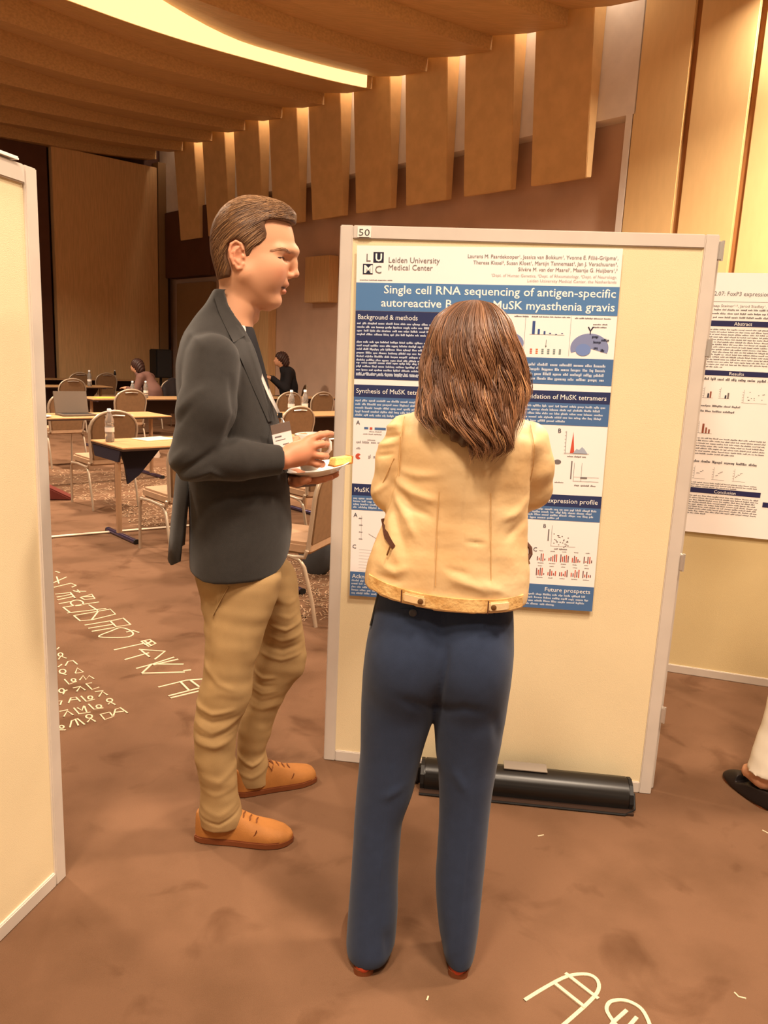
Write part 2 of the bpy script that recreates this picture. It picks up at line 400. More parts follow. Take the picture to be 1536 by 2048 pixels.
# hidden light strip in the slot between the ceiling panels and the right wall
sl = empty('slot_light', R3(6.6, 0.2, 6.55), ROOM_YAW, 'long hidden warm light strip in the slot above the hanging fins', 'ceiling light')
B().box((0, 0, .03), (11.4, .10, .04)).build('housing', m_white, sl)
ld = bpy.data.lights.new('slot', 'AREA'); ld.shape = 'RECTANGLE'; ld.size = 11.2; ld.size_y = .08; ld.energy = 230; ld.color = WARM
lo = bpy.data.objects.new('light', ld); COL.objects.link(lo); lo.parent = sl

# ---- recessed ceiling downlights (each a ring, a glowing disc and its light); hall ones are added fill
m_ring = mat('lamp_ring', (225, 220, 212), rough=0.4)
m_disc = mat('lamp_disc', (255, 240, 215), emit=(1.0, 0.8, 0.55), estr=6)
where = ['above the left poster board', 'above the visitors', 'behind the photographer', 'over the right-hand poster boards', 'near the tan planks', 'over the aisle beside the tables, added as unseen fill', 'over the back tables, added as unseen fill', 'over the hall chairs, added as unseen fill', 'close to the tan planks, washing the wall']
for (x, y, z, pw, rad), wh in zip(LIGHTS, where):
    t = empty('ceiling_downlight', (x, y, z), label='round recessed warm ceiling downlight ' + wh, cat='ceiling light', group='recessed ceiling downlights')
    B().lathe([(rad + .01, -.02), (rad + .06, -.02), (rad + .06, .25), (rad + .01, .25)], n=24).build('ring', m_ring, t)
    B().lathe([(rad, .0), (rad, .012)], n=24).build('disc', m_disc, t)
    ld = bpy.data.lights.new('downlight', 'AREA'); ld.shape = 'DISK'; ld.size = rad * 2; ld.energy = pw; ld.color = WARM; ld.spread = PI * 0.8
    lo = bpy.data.objects.new('light', ld); COL.objects.link(lo); lo.parent = t; lo.location = (0, 0, -0.03)
# ================================================================== poster boards
m_alu = mat('frame_aluminium', (210, 198, 186), rough=0.45, metal=0.0, var=0.03, scale=10, spec=0.5)
m_felt = mat('cream_felt', (235, 216, 177), rough=0.9, var=0.025, scale=3, bump=0.25, bscale=500, spec=0.1)
m_felt2 = mat('tan_felt', (222, 200, 152), rough=0.9, var=0.025, scale=3, bump=0.25, bscale=500, spec=0.1)
m_steel = mat('hinge_steel', (205, 196, 186), rough=0.35, metal=0.6)
m_black = mat('black_plastic', (26, 24, 24), rough=0.5)

def poster_board(x, y, yaw, W, H, label, felt, bar=0.042, thick=0.032, hinge_side=1):
    """local x along the board, local -y is the face"""
    t = empty('poster_board', (x, y, 0), yaw, label, 'poster board')
    B().box((W / 2, 0, H / 2), (W - 2 * bar + .01, thick * 0.55, H - 2 * bar + .01)).build('panel', felt, t)
    for (c, d) in (((W / 2, 0, H - bar / 2), (W, thick, bar)), ((W / 2, 0, bar / 2), (W, thick, bar))):
        B().box(c, (d[0] - 2 * bar - .001, d[1], d[2])).build('rail', m_alu, t, bevel=.003)
    for xx in (bar / 2, W - bar / 2):
        B().box((xx, 0, H / 2), (bar, thick, H)).build('post', m_alu, t, bevel=.003)
    for zz in ((0.16 * H, 0.45 * H, 0.82 * H, 0.975 * H) if hinge_side else ()):
        h = B().box((W + .006, -.004, zz), (.012, thick * .9, .055)); o = h.build('hinge', m_steel, t, bevel=.002)
        B().tube([(W + .013, -.012, zz - .03), (W + .013, -.012, zz + .03)], .005, 8).build('hinge_pin', m_steel, o)
    return t

BX, BY, BYAW, BW, BH = -0.1824, 2.6423, math.radians(-6.67), 1.19, 1.905
board = poster_board(BX, BY + .018, BYAW, BW, BH, 'cream poster board numbered 50 with white frame behind the two people', m_felt)
# second leaf folded behind the main board, seen as a thin strip beyond its right edge
leaf = poster_board(BX + math.cos(BYAW) * (BW + .004), BY + .046 + math.sin(BYAW) * (BW + .004), BYAW + math.radians(80), 1.0, 1.895,
                    'poster board leaf hinged edge-on behind the right edge of board 50', m_felt2)
lyaw = math.atan2(1.94156 - 1.70537, -0.87397 + 0.93056)
LW = 1.2
lb = poster_board(-0.874 - math.cos(lyaw) * LW, 1.9416 - math.sin(lyaw) * LW, lyaw, LW, 1.888, 'blank cream poster board seen at an angle in the left foreground', m_felt, bar=0.042, thick=0.036, hinge_side=0)
ryaw = math.radians(-17.2)
RX, RY = 1.4716, 3.6449
def rbp(u, d=0.0): return (RX + math.cos(ryaw) * u - math.sin(ryaw) * d, RY + math.sin(ryaw) * u + math.cos(ryaw) * d)
p = rbp(-0.28, .02)
rb = poster_board(p[0], p[1], ryaw, 1.19, 1.905, 'tan poster board with a white scientific poster at the right edge', m_felt2)

# plate of paper tape on top of the left board
tp = B().box((0, 0, 0), (.10, .05, .004)); tp.box((.02, 0, .004), (.06, .046, .003))
o = tp.build('paper_tag', mat('paper_white', (244, 238, 230), rough=.7), None, loc=(-0.874 - .055 * math.cos(lyaw), 1.9416 - .11, 1.905), rot=(0, 0, lyaw))
o.location = (-0.874 - math.cos(lyaw) * .12, 1.9416 - math.sin(lyaw) * .12, 1.893)
tag(o, 'folded white paper tag lying on top of the left board', 'paper')

# number card on the top rail
num = empty('number_label', (BX, BY, 0), BYAW, 'small printed number 50 on the top rail of the board', 'sign')
Mloc = Matrix.Rotation(PI / 2, 4, 'X')
bq = B(); bq.box((.078, -.0012, BH - .021), (.045, .001, .034)); bq.build('card', mat('card_white', (246, 238, 228), rough=.6), num)
V, Fc = text_mesh('50', .030); V = np.array(V); xs = V[:, 0]; V[:, 0] = (V[:, 0] - xs.min()) * .036 / (xs.max() - xs.min()) + .060
o = mk('digits', [(v[0], -.0022, BH - .033 + v[1]) for v in V], Fc, mat('ink_grey', (70, 66, 64), rough=.6), num)
B().box((.078, -.0022, BH - .0375), (.034, .0004, .0012)).build('underline', bpy.data.materials['ink_grey'], num)

# ------------------------------------------------------------------ posters (local x right, local y up, z out of the sheet)
def ink(name, rgb): return mat(name, rgb, rough=0.45, spec=0.3)
I_navy = ink('print_navy', (48, 56, 96)); I_blue = ink('print_blue', (86, 128, 178)); I_mid = ink('print_midblue', (78, 112, 160))
I_white = ink('print_white', (250, 246, 242)); I_grey = ink('print_grey', (120, 112, 112)); I_dark = ink('print_dark', (40, 42, 62))
I_red = ink('print_red', (206, 88, 66)); I_pale = ink('print_pale', (196, 206, 226)); I_lav = ink('print_lavender', (132, 142, 182)); I_orange = ink('print_orange', (226, 120, 70)); I_green = ink('print_grey_green', (120, 140, 140))
I_paper = mat('poster_paper', (250, 243, 240), rough=0.38, spec=0.45, var=.01, scale=3)
I_text = ink('print_text', (92, 86, 90)); I_tw = ink('print_text_white', (206, 214, 228))

def words(b, x0, x1, y, h, z, ragged=0.0, wmin=.010, wmax=.03):
    """a line of print too small to read: word-long dashes"""
    x = x0; end = x1 - ragged * (x1 - x0)
    while x < end - wmin:
        L = min(rng.uniform(wmin, wmax), end - x); e = x + L
        while x < e:      # letter-sized marks
            c = h * rng.uniform(.32, .62); k = rng.random(); lo_, hi_ = (-.3 * h if k < .1 else 0), (1.3 * h if k > .72 else .85 * h)
            b.quad(x, y + lo_, min(x + c, e + h * .2), y + hi_, z); x += c + h * .16
        x = max(x, e) + h * .75
    return b

def sheet(name, M, W, H, label, curl=0.0):
    t = empty(name, (0, 0, 0), label=label, cat='poster'); t.matrix_world = M
    N = 12; b = B(); V = []
    for j in range(N + 1):
        y = H * j / N
        for zz in (0.0, -0.0006):
            V += [(0, y, zz), (W, y, zz)]
    Fc = []
    for j in range(N):
        a = j * 4; c = a + 4
        Fc += [(a, a + 1, c + 1, c), (a + 2, c + 2, c + 3, a + 3), (a, c, c + 2, a + 2), (a + 1, a + 3, c + 3, c + 1)]
    Fc += [(0, 2, 3, 1), (N * 4, N * 4 + 1, N * 4 + 3, N * 4 + 2)]
    b.add(V, Fc).build('paper', I_paper, t)
    return t

a = math.radians(0.9); c_, s_ = math.cos(BYAW), math.sin(BYAW)
def board_point(u, z, out): return Vector((BX + c_ * u + s_ * out, BY + s_ * u - c_ * out, z))
ex = Vector((c_ * math.cos(a), s_ * math.cos(a), math.sin(a))); ey = Vector((-c_ * math.sin(a), -s_ * math.sin(a), math.cos(a))); ez = ex.cross(ey)
o0 = board_point(0.075, 0.652, 0.006)
M = Matrix(((ex.x, ey.x, ez.x, o0.x), (ex.y, ey.y, ez.y, o0.y), (ex.z, ey.z, ez.z, o0.z), (0, 0, 0, 1)))
PW, PH = 0.843, 1.189
pst = sheet('research_poster', M, PW, PH, 'tall blue and white research poster on single cell RNA sequencing pinned to board 50')
Z1, Z2, Z3 = .0008, .0014, .0020
def rects(name, L, m, z=Z1, par=pst):
    for (u0, v0, u1, v1) in L: B().quad(u0, v0, u1, v1, z).build(name, m, par, fix=False)
def texts(name, L, m, z=Z2, par=pst):
    for q in L: put_text(B(), q[0], q[1], q[2], q[3], z, q[4] if len(q) > 4 else 'LEFT', q[5] if len(q) > 5 else None, q[6] if len(q) > 6 else 0.0).build(name, m, par, fix=False)
X0, X1, XL, XR = 0.0, PW, 0.408, 0.436
rects('title_band', [(X0, .984, X1, 1.073)], I_blue)
rects('navy_block', [(X0, .761, XL, .983), (X0, .701, XL, .742), (XR, .704, X1, .743), (X0, .363, XL, .404), (XR, .359, X1, .400)], I_navy)
rects('blue_block', [(XR, .764, X1, .848), (X0, .631, XL, .701), (XR, .632, X1, .704), (X0, .312, XL, .363), (XR, .312, X1, .359), (X0, .0, XL, .089), (XR, .0, X1, .086)], I_mid)
texts('title_text', [('Single cell RNA sequencing of antigen-specific', .834, 1.040, .037, 'RIGHT', .740, .0003), ('autoreactive B cells in MuSK myasthenia gravis', .834, .998, .037, 'RIGHT', .748, .0003)], I_white)
# logo and header
rects('logo_square', [(.055, 1.136, .089, 1.169), (.021, 1.099, .054, 1.132)], I_dark)
texts('logo_letter', [('L', .030, 1.140, .034), ('C', .060, 1.103, .034)], I_grey)
texts('logo_letter_white', [('U', .061, 1.141, .033, 'LEFT', None, .001), ('M', .0235, 1.104, .033, 'LEFT', .028, .001)], I_white)
texts('institute_name', [('Leiden University', .104, 1.137, .0245, 'LEFT', .166), ('Medical Center', .104, 1.114, .0245, 'LEFT', .144)], I_grey)
texts('author_names', [('Laurens M. Paardekooper¹, Jessica van Bokkum¹, Yvonne E. Fillié-Grijpma¹,', .832, 1.155, .0165, 'RIGHT', .470), ('Theresa Kissel², Susan Kloet¹, Martijn Tannemaat³, Jan J. Verschuuren³,', .832, 1.136, .0165, 'RIGHT', .452), ('Silvère M. van der Maarel¹, Maartje G. Huijbers¹,³', .832, 1.117, .0165, 'RIGHT', .308)], I_grey)
texts('affiliation', [('¹Dept. of Human Genetics, ²Dept. of Rheumatology, ³Dept. of Neurology,', .832, 1.099, .0125, 'RIGHT', .392), ('Leiden University Medical Center, the Netherlands', .832, 1.084, .0125, 'RIGHT', .277)], mat('print_light_grey', (176, 166, 164), rough=.5))
b = B(); words(b, .012, .125, 1.080, .002, Z1); b.build('small_print', I_text, pst, fix=False)['kind'] = 'stuff'
texts('section_heading', [('Background & methods', .007, .956, .0225, 'LEFT', .198), ('Synthesis of MuSK tetramers', .007, .714, .0225, 'LEFT', .262), ('Validation of MuSK tetramers', .832, .716, .0225, 'RIGHT', .268), ('MuSK B cell isolation', .008, .376, .0225, 'LEFT', .19), ('Gene expression profile', .832, .372, .0225, 'RIGHT', .222), ('Acknowledgements', .007, .066, .021, 'LEFT', .17), ('Future prospects', .832, .062, .021, 'RIGHT', .152)], I_white)
b = B()
for blk in ((.006, .402, .940, 4), (.006, .402, .880, 6), (.006, .402, .812, 4), (.006, .3, .772, 1)):
    for i in range(blk[3]): words(b, blk[0], blk[1], blk[2] - i * .0118, .0052, Z2, .35 if i == blk[3] - 1 and blk[3] > 1 else rng.uniform(0, .05))
for (x0, x1, y0, n, dy) in ((.006, .402, .686, 5, .0122), (.442, .836, .690, 5, .0122), (.006, .402, .350, 4, .0105), (.442, .836, .346, 4, .0100), (.006, .402, .054, 5, .0115), (.442, .836, .047, 4, .0118)):
    for i in range(n): words(b, x0, x1, y0 - i * dy, .0055, Z2, .3 if i == n - 1 else rng.uniform(0, .06))
for i in range(4): words(b, .442, .836, .822 - i * .0150, .0070, Z2, rng.uniform(0, .08), .012, .04)
b.build('body_text', I_tw, pst, fix=False)['kind'] = 'stuff'
# figures
texts('panel_letter', [('A', .010, .608, .020), ('B', .684, .607, .020), ('A', .008, .287, .020), ('C', .006, .174, .020), ('B', .658, .285, .018), ('C', .630, .201, .020)], I_dark)
rects('bar', [(.579, .922, .588, .963), (.597, .922, .604, .938), (.616, .922, .622, .932), (.634, .924, .640, .927), (.653, .922, .659, .924), (.672, .925, .678, .927)], mat('print_barblue', (58, 82, 140), rough=.5))
b = B(); words(b, .575, .700, .975, .003, Z1); words(b, .712, .83, .973, .003, Z1); words(b, .52, .565, .975, .003, Z1); b.quad(.6255, .885, .6268, .905, Z1); b.add([(.6235, .886, Z1), (.6288, .886, Z1), (.6262, .880, Z1)], [(0, 1, 2)])
for y in (.955, .946): words(b, .77, .815, y, .003, Z1)
b.quad(.572, .9205, .682, .9213, Z1); b.quad(.556, .855, .5567, .98, Z1); b.quad(.70, .855, .7007, .98, Z1)
b.build('figure_print', I_text, pst, fix=False)['kind'] = 'stuff'
for i, mm in enumerate((I_red, I_orange, I_green, I_green, I_green, I_green)):
    bq = B(); x = .576 + i * .0185
    for q in range(3): bq.quad(x, .860 + q * .006, x + .007, .864 + q * .006, Z1)
    bq.build('tube_icon', mm, pst, fix=False)['kind'] = 'stuff'
def disc(b, cx, cy, rx, ry, z, a0=0, a1=2 * PI, n=28):
    V = [(cx, cy, z)] + [(cx + rx * math.cos(a0 + (a1 - a0) * i / n), cy + ry * math.sin(a0 + (a1 - a0) * i / n), z) for i in range(n + 1)]
    return b.add(V, [(0, i + 1, i + 2) for i in range(n)])
disc(B(), .764, .882, .060, .046, Z1, -0.35, PI + .35).build('cell_shape', I_lav, pst, fix=False)
disc(B(), .745, .876, .024, .019, Z2).build('cell_nucleus', mat('print_cellblue', (116, 140, 196), rough=.5), pst, fix=False)
disc(B(), .500, .892, .055, .035, Z1).build('cell_shape', I_lav, pst, fix=False)
b = B(); b.add([(.754, .948, Z2), (.762, .935, Z2), (.762, .925, Z2), (.765, .925, Z2), (.765, .935, Z2), (.773, .948, Z2), (.769, .949, Z2), (.7635, .939, Z2), (.758, .949, Z2)], [(0, 1, 6 + 1), (1, 2, 3), (1, 3, 4), (1, 4, 7), (4, 5, 6), (4, 6, 7), (0, 7, 8)]); 
for (x, y) in ((.770, .915), (.775, .898), (.778, .880), (.80, .905), (.80, .872)): words(b, x, x + .022, y, .006, Z3)
b.build('cell_print', I_dark, pst, fix=False)['kind'] = 'stuff'
# A / B panels in the second row
rects('construct_bar', [(.038, .593, .052, .600), (.074, .592, .112, .600)], I_mid); rects('construct_bar', [(.057, .592, .066, .600)], I_red)
b = B(); words(b, .055, .11, .584, .003, Z1); words(b, .035, .11, .575, .003, Z1); words(b, .05, .09, .555, .003, Z1); words(b, .012, .105, .545, .006, Z1); words(b, .012, .03, .524, .005, Z1); words(b, .055, .09, .495, .009, Z1, 0, .006, .012)
b.build('figure_print', mat('print_mid_grey', (160, 152, 152), rough=.5), pst, fix=False)['kind'] = 'stuff'
bq = B(); disc(bq, .020, .499, .010, .010, Z1, .7, 2 * PI - .7); bq.build('red_icon', I_red, pst, fix=False)
bq = B().add([(.728, .541, Z1), (.735, .612, Z1), (.742, .541, Z1)], [(0, 1, 2)]); bq.build('peak_red', I_red, pst, fix=False)
bq = B().add([(.738, .541, Z2), (.748, .556, Z2), (.757, .553, Z2), (.766, .563, Z2), (.775, .555, Z2), (.785, .541, Z2)], [(0, 1, 2, 3, 4, 5)]); bq.build('peak_grey', mat('print_greyblue', (168, 178, 196), rough=.5), pst, fix=False)
b = B(); b.quad(.708, .540, .79, .5412, Z3); b.quad(.712, .54, .713, .614, Z3); b.quad(.745, .448, .828, .449, Z2); b.quad(.745, .448, .746, .510, Z2); b.quad(.77, .448, .7708, .51, Z2); b.quad(.745, .462, .828, .4628, Z2); b.quad(.768, .458, .79, .463, Z2)
words(b, .72, .78, .528, .004, Z1); words(b, .75, .82, .432, .004, Z1); b.quad(.735, .455, .739, .515, Z1); disc(b, .69, .51, .012, .008, Z1); words(b, .685, .72, .44, .003, Z1)
for i in range(6): b.quad(.708, .55 + i * .012, .712, .551 + i * .012, Z1)
b.build('plot_print', I_grey, pst, fix=False)['kind'] = 'stuff'
# third row
b = B(); b.quad(.036, .205, .0366, .292, Z1); words(b, .026, .05, .28, .003, Z1)
for i in range(4): words(b, .028, .040, .282 - i * .025, .003, Z1)
for i in range(8): b.quad(.03, .17 - i * .011, .13, .1705 - i * .011, Z1)
b.add([(.062, .228, Z1), (.0625, .229, Z1), (.12, .197, Z1), (.12, .196, Z1)], [(0, 1, 2, 3)])
b.quad(.688, .222, .689, .294, Z1); b.quad(.688, .222, .77, .2228, Z1); words(b, .70, .755, .211, .004, Z1); b.quad(.676, .24, .680, .28, Z1)
for i in range(26): x, y = .715 + rng.normal(0, .012) + (.02 if i % 2 else 0), .246 + rng.normal(0, .011); b.quad(x, y, x + .004, y + .0025, Z1)
b.build('plot_print', I_grey, pst, fix=False)['kind'] = 'stuff'
br, bd = B(), B()
for r_ in range(2):
    for q in range(5):
        for s in range(5):
            x = .645 + q * .039 + s * .0062; y = (.172 if r_ == 0 else .121); h = rng.uniform(.004, .024)
            (br if (s + q) % 2 else bd).quad(x, y - h * .2, x + .0034, y + h, Z1)
br.build('violin_red', I_red, pst, fix=False)['kind'] = 'stuff'; bd.build('violin_dark', mat('print_brown', (120, 84, 84), rough=.5), pst, fix=False)['kind'] = 'stuff'
b = B()
for r_ in range(2):
    for q in range(5): words(b, .648 + q * .039, .668 + q * .039, (.160 if r_ == 0 else .109), .002, Z1); words(b, .65 + q * .039, .664 + q * .039, (.203 if r_ == 0 else .15), .002, Z1)
b.build('figure_print', I_grey, pst, fix=False)['kind'] = 'stuff'

# right-hand poster
oo = rbp(-0.12, 0.0); cr, sr = math.cos(ryaw), math.sin(ryaw)
Mr = Matrix(((cr, 0, sr, oo[0] + sr * .008), (sr, 0, -cr, oo[1] - cr * .008), (0, 1, 0, 0.729), (0, 0, 0, 1)))
p2 = sheet('abstract_poster', Mr, .841, 1.20, 'white research poster with dark blue heading bars, cut by the right edge')
def q2(name, L, m, z=Z1): return rects(name, L, m, z, p2)
I_navy2 = ink('print_heading_navy', (44, 44, 84))
q2('heading_bar', [(.02, .965, .415, .990), (.02, .744, .415, .767), (.02, .193, .414, .217), (.428, .15, .82, .174), (.428, .965, .82, .990)], I_navy2)
texts('heading_text', [('Abstract', .2425, .970, .022, 'CENTER', .075), ('Results', .2425, .748, .020, 'CENTER', .062), ('Conclusion', .26, .197, .021, 'CENTER', .094)], I_white, Z2, p2)
texts('title_text', [('2.07: FoxP3 expression on', .105, 1.100, .026, 'LEFT', .262)], I_text, Z1, p2)
texts('author_text', [('Jaap Steiner¹·², Jarod Stadley¹, Tim Spar', .105, 1.050, .0165, 'LEFT', .30)], I_text, Z1, p2)
b = B(); b.quad(.02, 1.073, .82, 1.0745, Z1)
for i in range(3): words(b, .09, .60, 1.035 - i * .017, .006, Z1)
for i in range(16): words(b, .02, .415, .948 - i * .0112, .0045, Z1, .6 if i == 15 else .02)
words(b, .10, .41, .722, .009, Z1, 0, .012, .04); words(b, .10, .40, .338, .009, Z1, 0, .02, .05)
words(b, .10, .28, .600, .007, Z1, 0, .02, .05); words(b, .10, .26, .575, .007, Z1, 0, .02, .05)
for i in range(7): words(b, .095, .41, .450 - i * .0122, .0045, Z1, .4 if i == 6 else .02)
for i in range(3): words(b, .095, .41, .240 - i * .010, .004, Z1, .3 if i == 2 else .02)
for i in range(9): words(b, .09, .414, .176 - i * .0107, .0045, Z1, .7 if i == 8 else .02)
for i in range(20): words(b, .43, .82, .948 - i * .0112, .0045, Z1, .02)
for (x, y, w_, h) in ((.115, .640, .04, .05), (.185, .640, .04, .05), (.285, .625, .10, .06), (.11, .475, .06, .055), (.115, .26, .05, .06), (.20, .26, .05, .06), (.29, .26, .05, .06)):
    b.quad(x, y, x + w_, y + .001, Z1); b.quad(x, y, x + .001, y + h, Z1)
    for i in range(5): b.quad(x - .006, y + h * i / 5, x - .001, y + h * i / 5 + .0015, Z1)
for i in range(12): x = .30 + rng.uniform(0, .07); y = .635 + rng.uniform(0, .04); b.quad(x, y, x + .004, y + .003, Z1)
for j in range(3):
    for i in range(6): x = .125 + j * .085 + i * .005; y = .275 + i * .004 + rng.uniform(0, .01); b.quad(x, y, x + .004, y + .003, Z1)
b.build('body_text', I_text, p2, fix=False)['kind'] = 'stuff'
q2('bar_brown', [(.130, .641, .137, .661), (.205, .641, .212, .656)], I_dark); q2('bar_red', [(.140, .641, .147, .670), (.125, .476, .134, .520), (.140, .476, .147, .503), (.153, .476, .160, .495)], ink('print_brick', (150, 84, 66))); q2('bar_grey', [(.216, .641, .223, .667)], I_grey)

# black padded banner case on the carpet at the foot of the board
m_case = mat('banner_case_black', (24, 20, 18), rough=0.32, spec=0.5, var=.2, scale=12, stretch=(1, 20, 20))
cs = empty('banner_case', (0.175, 2.520, 0.0), math.atan2(2.445 - 2.520, 0.90 - 0.175), 'long black padded banner case lying on the carpet at the foot of the board', 'case')
L = 0.73
prof = [(-.055, .004), (-.062, .03), (-.055, .062), (-.03, .085), (0, .093), (.03, .085), (.05, .06), (.055, .03), (.05, .004)]
b = B(); b.prism(prof, 0.012, L - .012, lambda a_, b_, h: (h, a_, b_)); b.build('body', m_case, cs, bevel=.004, smooth=True)
b = B(); b.prism([(x * .98, z * .97 + .001) for x, z in prof], 0, .012, lambda a_, b_, h: (h, a_, b_)); b.build('end_cap', m_black, cs)
b = B(); b.prism([(x * .98, z * .97 + .001) for x, z in prof], L - .012, L, lambda a_, b_, h: (h, a_, b_)); b.build('end_cap', m_black, cs)
B().box((L * .5, -.068, .006), (L, .03, .006)).build('flap', mat('case_edge', (58, 42, 34), rough=.4), cs)
B().tube([(0, -.085, .005), (L * .96, -.085, .005), (L + .006, -.06, .012), (L + .008, -.02, .05)], .004, 6).build('piping', m_black, cs)
B().box((L * .5, .01, .0945), (.15, .055, .003)).build('label_patch', mat('grey_patch', (150, 140, 130), rough=.6), cs)
bq = B(); bq.box((-.03, 0, .04), (.06, .05, .07)); bq.build('handle_strap', m_black, cs, bevel=.01)
# ================================================================== tables and chairs of the hall
m_chairframe = mat('chair_frame_champagne', (184, 164, 142), rough=0.35, metal=0.35, spec=0.5)
m_chairfab = mat('chair_fabric_brown', (128, 96, 66), rough=0.85, var=.06, scale=30, bump=.2, bscale=600)
m_chairseat = mat('chair_seat_taupe', (168, 134, 104), rough=0.85, var=.05, scale=20, bump=.2, bscale=600)
m_tabletop = mat('table_maple', (196, 154, 108), rough=0.35, var=.05, scale=4, stretch=(1, 8, 1), spec=.5)
m_tableedge = mat('table_edge_dark', (58, 38, 30), rough=.5)
m_apron = mat('modesty_brown', (66, 44, 36), rough=.6); m_navy = mat('cloth_navy', (32, 28, 44), rough=.7)
m_post = mat('table_post', (176, 140, 108), rough=.35, metal=.3)
m_foot = mat('table_foot_chrome_reflection', (120, 112, 158), rough=.15, metal=.9)  # violet reflection painted into the chrome's base colour

def arch(w_, h, n=14):
    """outline of the chair back: straight sides that flare a little, arched top"""
    P = [(-w_ * .43, 0.0), (-w_ * .5, h * .62)]
    for i in range(1, n): t = PI * i / n; P.append((-w_ * .5 * math.cos(t), h * .62 + h * .38 * math.sin(t) ** .9))
    P += [(w_ * .5, h * .62), (w_ * .43, 0.0)]
    return P

def make_chair():
    """banquet chair, faces local -x (towards the table); local y sideways"""
    t = empty('banquet_chair', (0, 0, 0))
    W = .45
    def back(y, h, d=0.0): return (0.20 + .16 * h + d, y, .43 + h)      # leans backwards
    o = B(); out = arch(W, .47)
    o.tube([back(y, h) for y, h in out], .013, 8); o.build('back_frame', m_chairframe, t, smooth=True)
    ins = arch(W - .035, .44); b = B()
    N = len(ins); b.add([back(y, h + .02, -.014) for y, h in ins] + [back(y, h + .02, .014) for y, h in ins], [tuple(range(N)), tuple(range(N, 2 * N))[::-1]] + [(i, (i + 1) % N, N + (i + 1) % N, N + i) for i in range(N)])
    b.build('backrest', m_chairfab, t, bevel=.006, smooth=True)
    B().rbox((0.0, 0, .435), (.43, .42, .07), .05).build('seat', m_chairseat, t, bevel=.015, smooth=True)
    for s in (-1, 1):
        y = s * .215
        B().tube([(-.20, y, .385), (-.05, y, .392), (.13, y, .385), (.19, y, .39), (.205, y, .43)], .012, 8).build('seat_rail', m_chairframe, t, smooth=True)
        B().tube([(-.15, y, .388), (-.195, y, .378), (-.215, y, .34), (-.22, y, .2), (-.225, y, 0.0)], .012, 8).build('leg', m_chairframe, t, smooth=True)
        B().tube([(.10, y, .386), (.16, y, .372), (.19, y, .33), (.24, y, .15), (.27, y, 0.0)], .012, 8).build('leg', m_chairframe, t, smooth=True)
    B().tube([back(-.09, .425, .02), back(0, .432, .026), back(.09, .425, .02)], .008, 6).build('hand_grip', m_steel, t)
    return t
CH0 = make_chair(); used = [False]
def chair(u, w_, label, turn=0.0, z=0.0):
    o = CH0 if not used[0] else copy_tree(CH0); used[0] = True
    o.location = R3(u, w_, z); o.rotation_euler = (0, 0, ROOM_YAW + turn)
    return tag(o, label, 'chair', 'banquet chairs of the hall')
GR = 'banquet chairs of the hall'
chair(10.98, 6.37, 'brown banquet chair with arched back just behind the table bottle, left of the man')
chair(7.70, 4.68, 'brown banquet chair whose back rises just above and right of the nearest chair back')
chair(4.75, 4.32, 'brown banquet chair behind the grey laptop, left edge of the hall')
chair(2.0, 3.1, 'smallest farthest brown chair back above the laptop, at the back table')
chair(2.0, 2.55, 'far brown chair back partly behind the small bottle at the back table')
chair(4.55, 2.40, 'brown banquet chair carrying the dark jacket, beside the man\'s shoulder')
chair(8.40, 5.80, 'brown banquet chair at the laptop table, cut off by the left board')
chair(12.93, 6.62, 'banquet chair with taupe seat just behind the man\'s jacket, left of him')
chair(13.20, 5.62, 'banquet chair whose pale arched top shows behind the coffee cup')
chair(8.15, 1.72, 'brown chair back just left of the board, in front of the person in black')
chair(8.15, 2.36, 'brown chair back directly behind the lanyard, in front of the person in black')
chair(10.75, 4.12, 'larger brown chair back half hidden by the badge and lanyard')
sc_ = chair(5.5, 0.55, 'chair the person in black sits on, only its top edge showing'); sc_.location = (-1.84, 14.58, 0); sc_.rotation_euler = (0, 0, math.radians(16))
sc_ = chair(14.62, 7.02, 'pale framed chair turned sideways between the man\'s jacket and the board', turn=math.radians(26.7)); sc_.location = (-.53, 4.36, 0)
chair(14.95, 6.28, 'banquet chair with brown seat just left of the board\'s lower left edge')

def table(u_near, w0, w1, label, depth=.6, z=.72, apron=True, dx=0.0, inset=.10):
    """long narrow table: near edge at u_near, from w1 (left) to w0 (right)"""
    L = w1 - w0; t = empty('hall_table', R3(u_near - depth / 2, (w0 + w1) / 2, 0), ROOM_YAW, label, 'table', 'long tables of the hall')
    B().box((0, 0, z - .004), (depth, L, .012)).build('tabletop', m_tabletop, t, bevel=.002)
    B().box((0, 0, z - .018), (depth - .004, L - .004, .015)).build('edge', m_tableedge, t)
    for s in (-1, 1):
        y = s * (L / 2 - inset)
        B().rbox((-.02 + dx, y, z / 2 - .01), (.05, .035, z - .06), .012).build('post', m_post, t, smooth=True)
        B().rbox((dx * 1.15, y, .018), (.50, .045, .036), .016, axis=0).build('foot', m_foot, t, smooth=True)
        for e in (-1, 1): B().rbox((e * .255 + dx * 1.15, y, .018), (.012, .047, .037), .016, axis=0).build('foot_cap', m_black, t)
        B().rbox((0, y, z - .035), (.40, .03, .02), .008).build('bracket', m_foot, t)
    if apron:
        P = [(-L / 2 + .03, z - .028), (L / 2 - .03, z - .028), (L / 2 - .10, z - .15), (L / 2 - .22, z - .27), (-L / 2 + .22, z - .27), (-L / 2 + .10, z - .15)]
        B().prism(P, -.235, -.220, lambda a_, b_, h: (h, a_, b_)).build('modesty_panel', m_apron, t)
    return t
t1 = table(12.43, 4.95, 6.83, 'nearest hall table with a water bottle on its corner, left of the man', apron=False, dx=.17, inset=.025)
B().prism([(-.86, .69), (-.50, .69), (-.70, .47), (-.80, .40), (-.82, .55)], .05, .075, lambda a_, b_, h: (h, a_, b_)).build('folded_skirt', m_navy, t1)
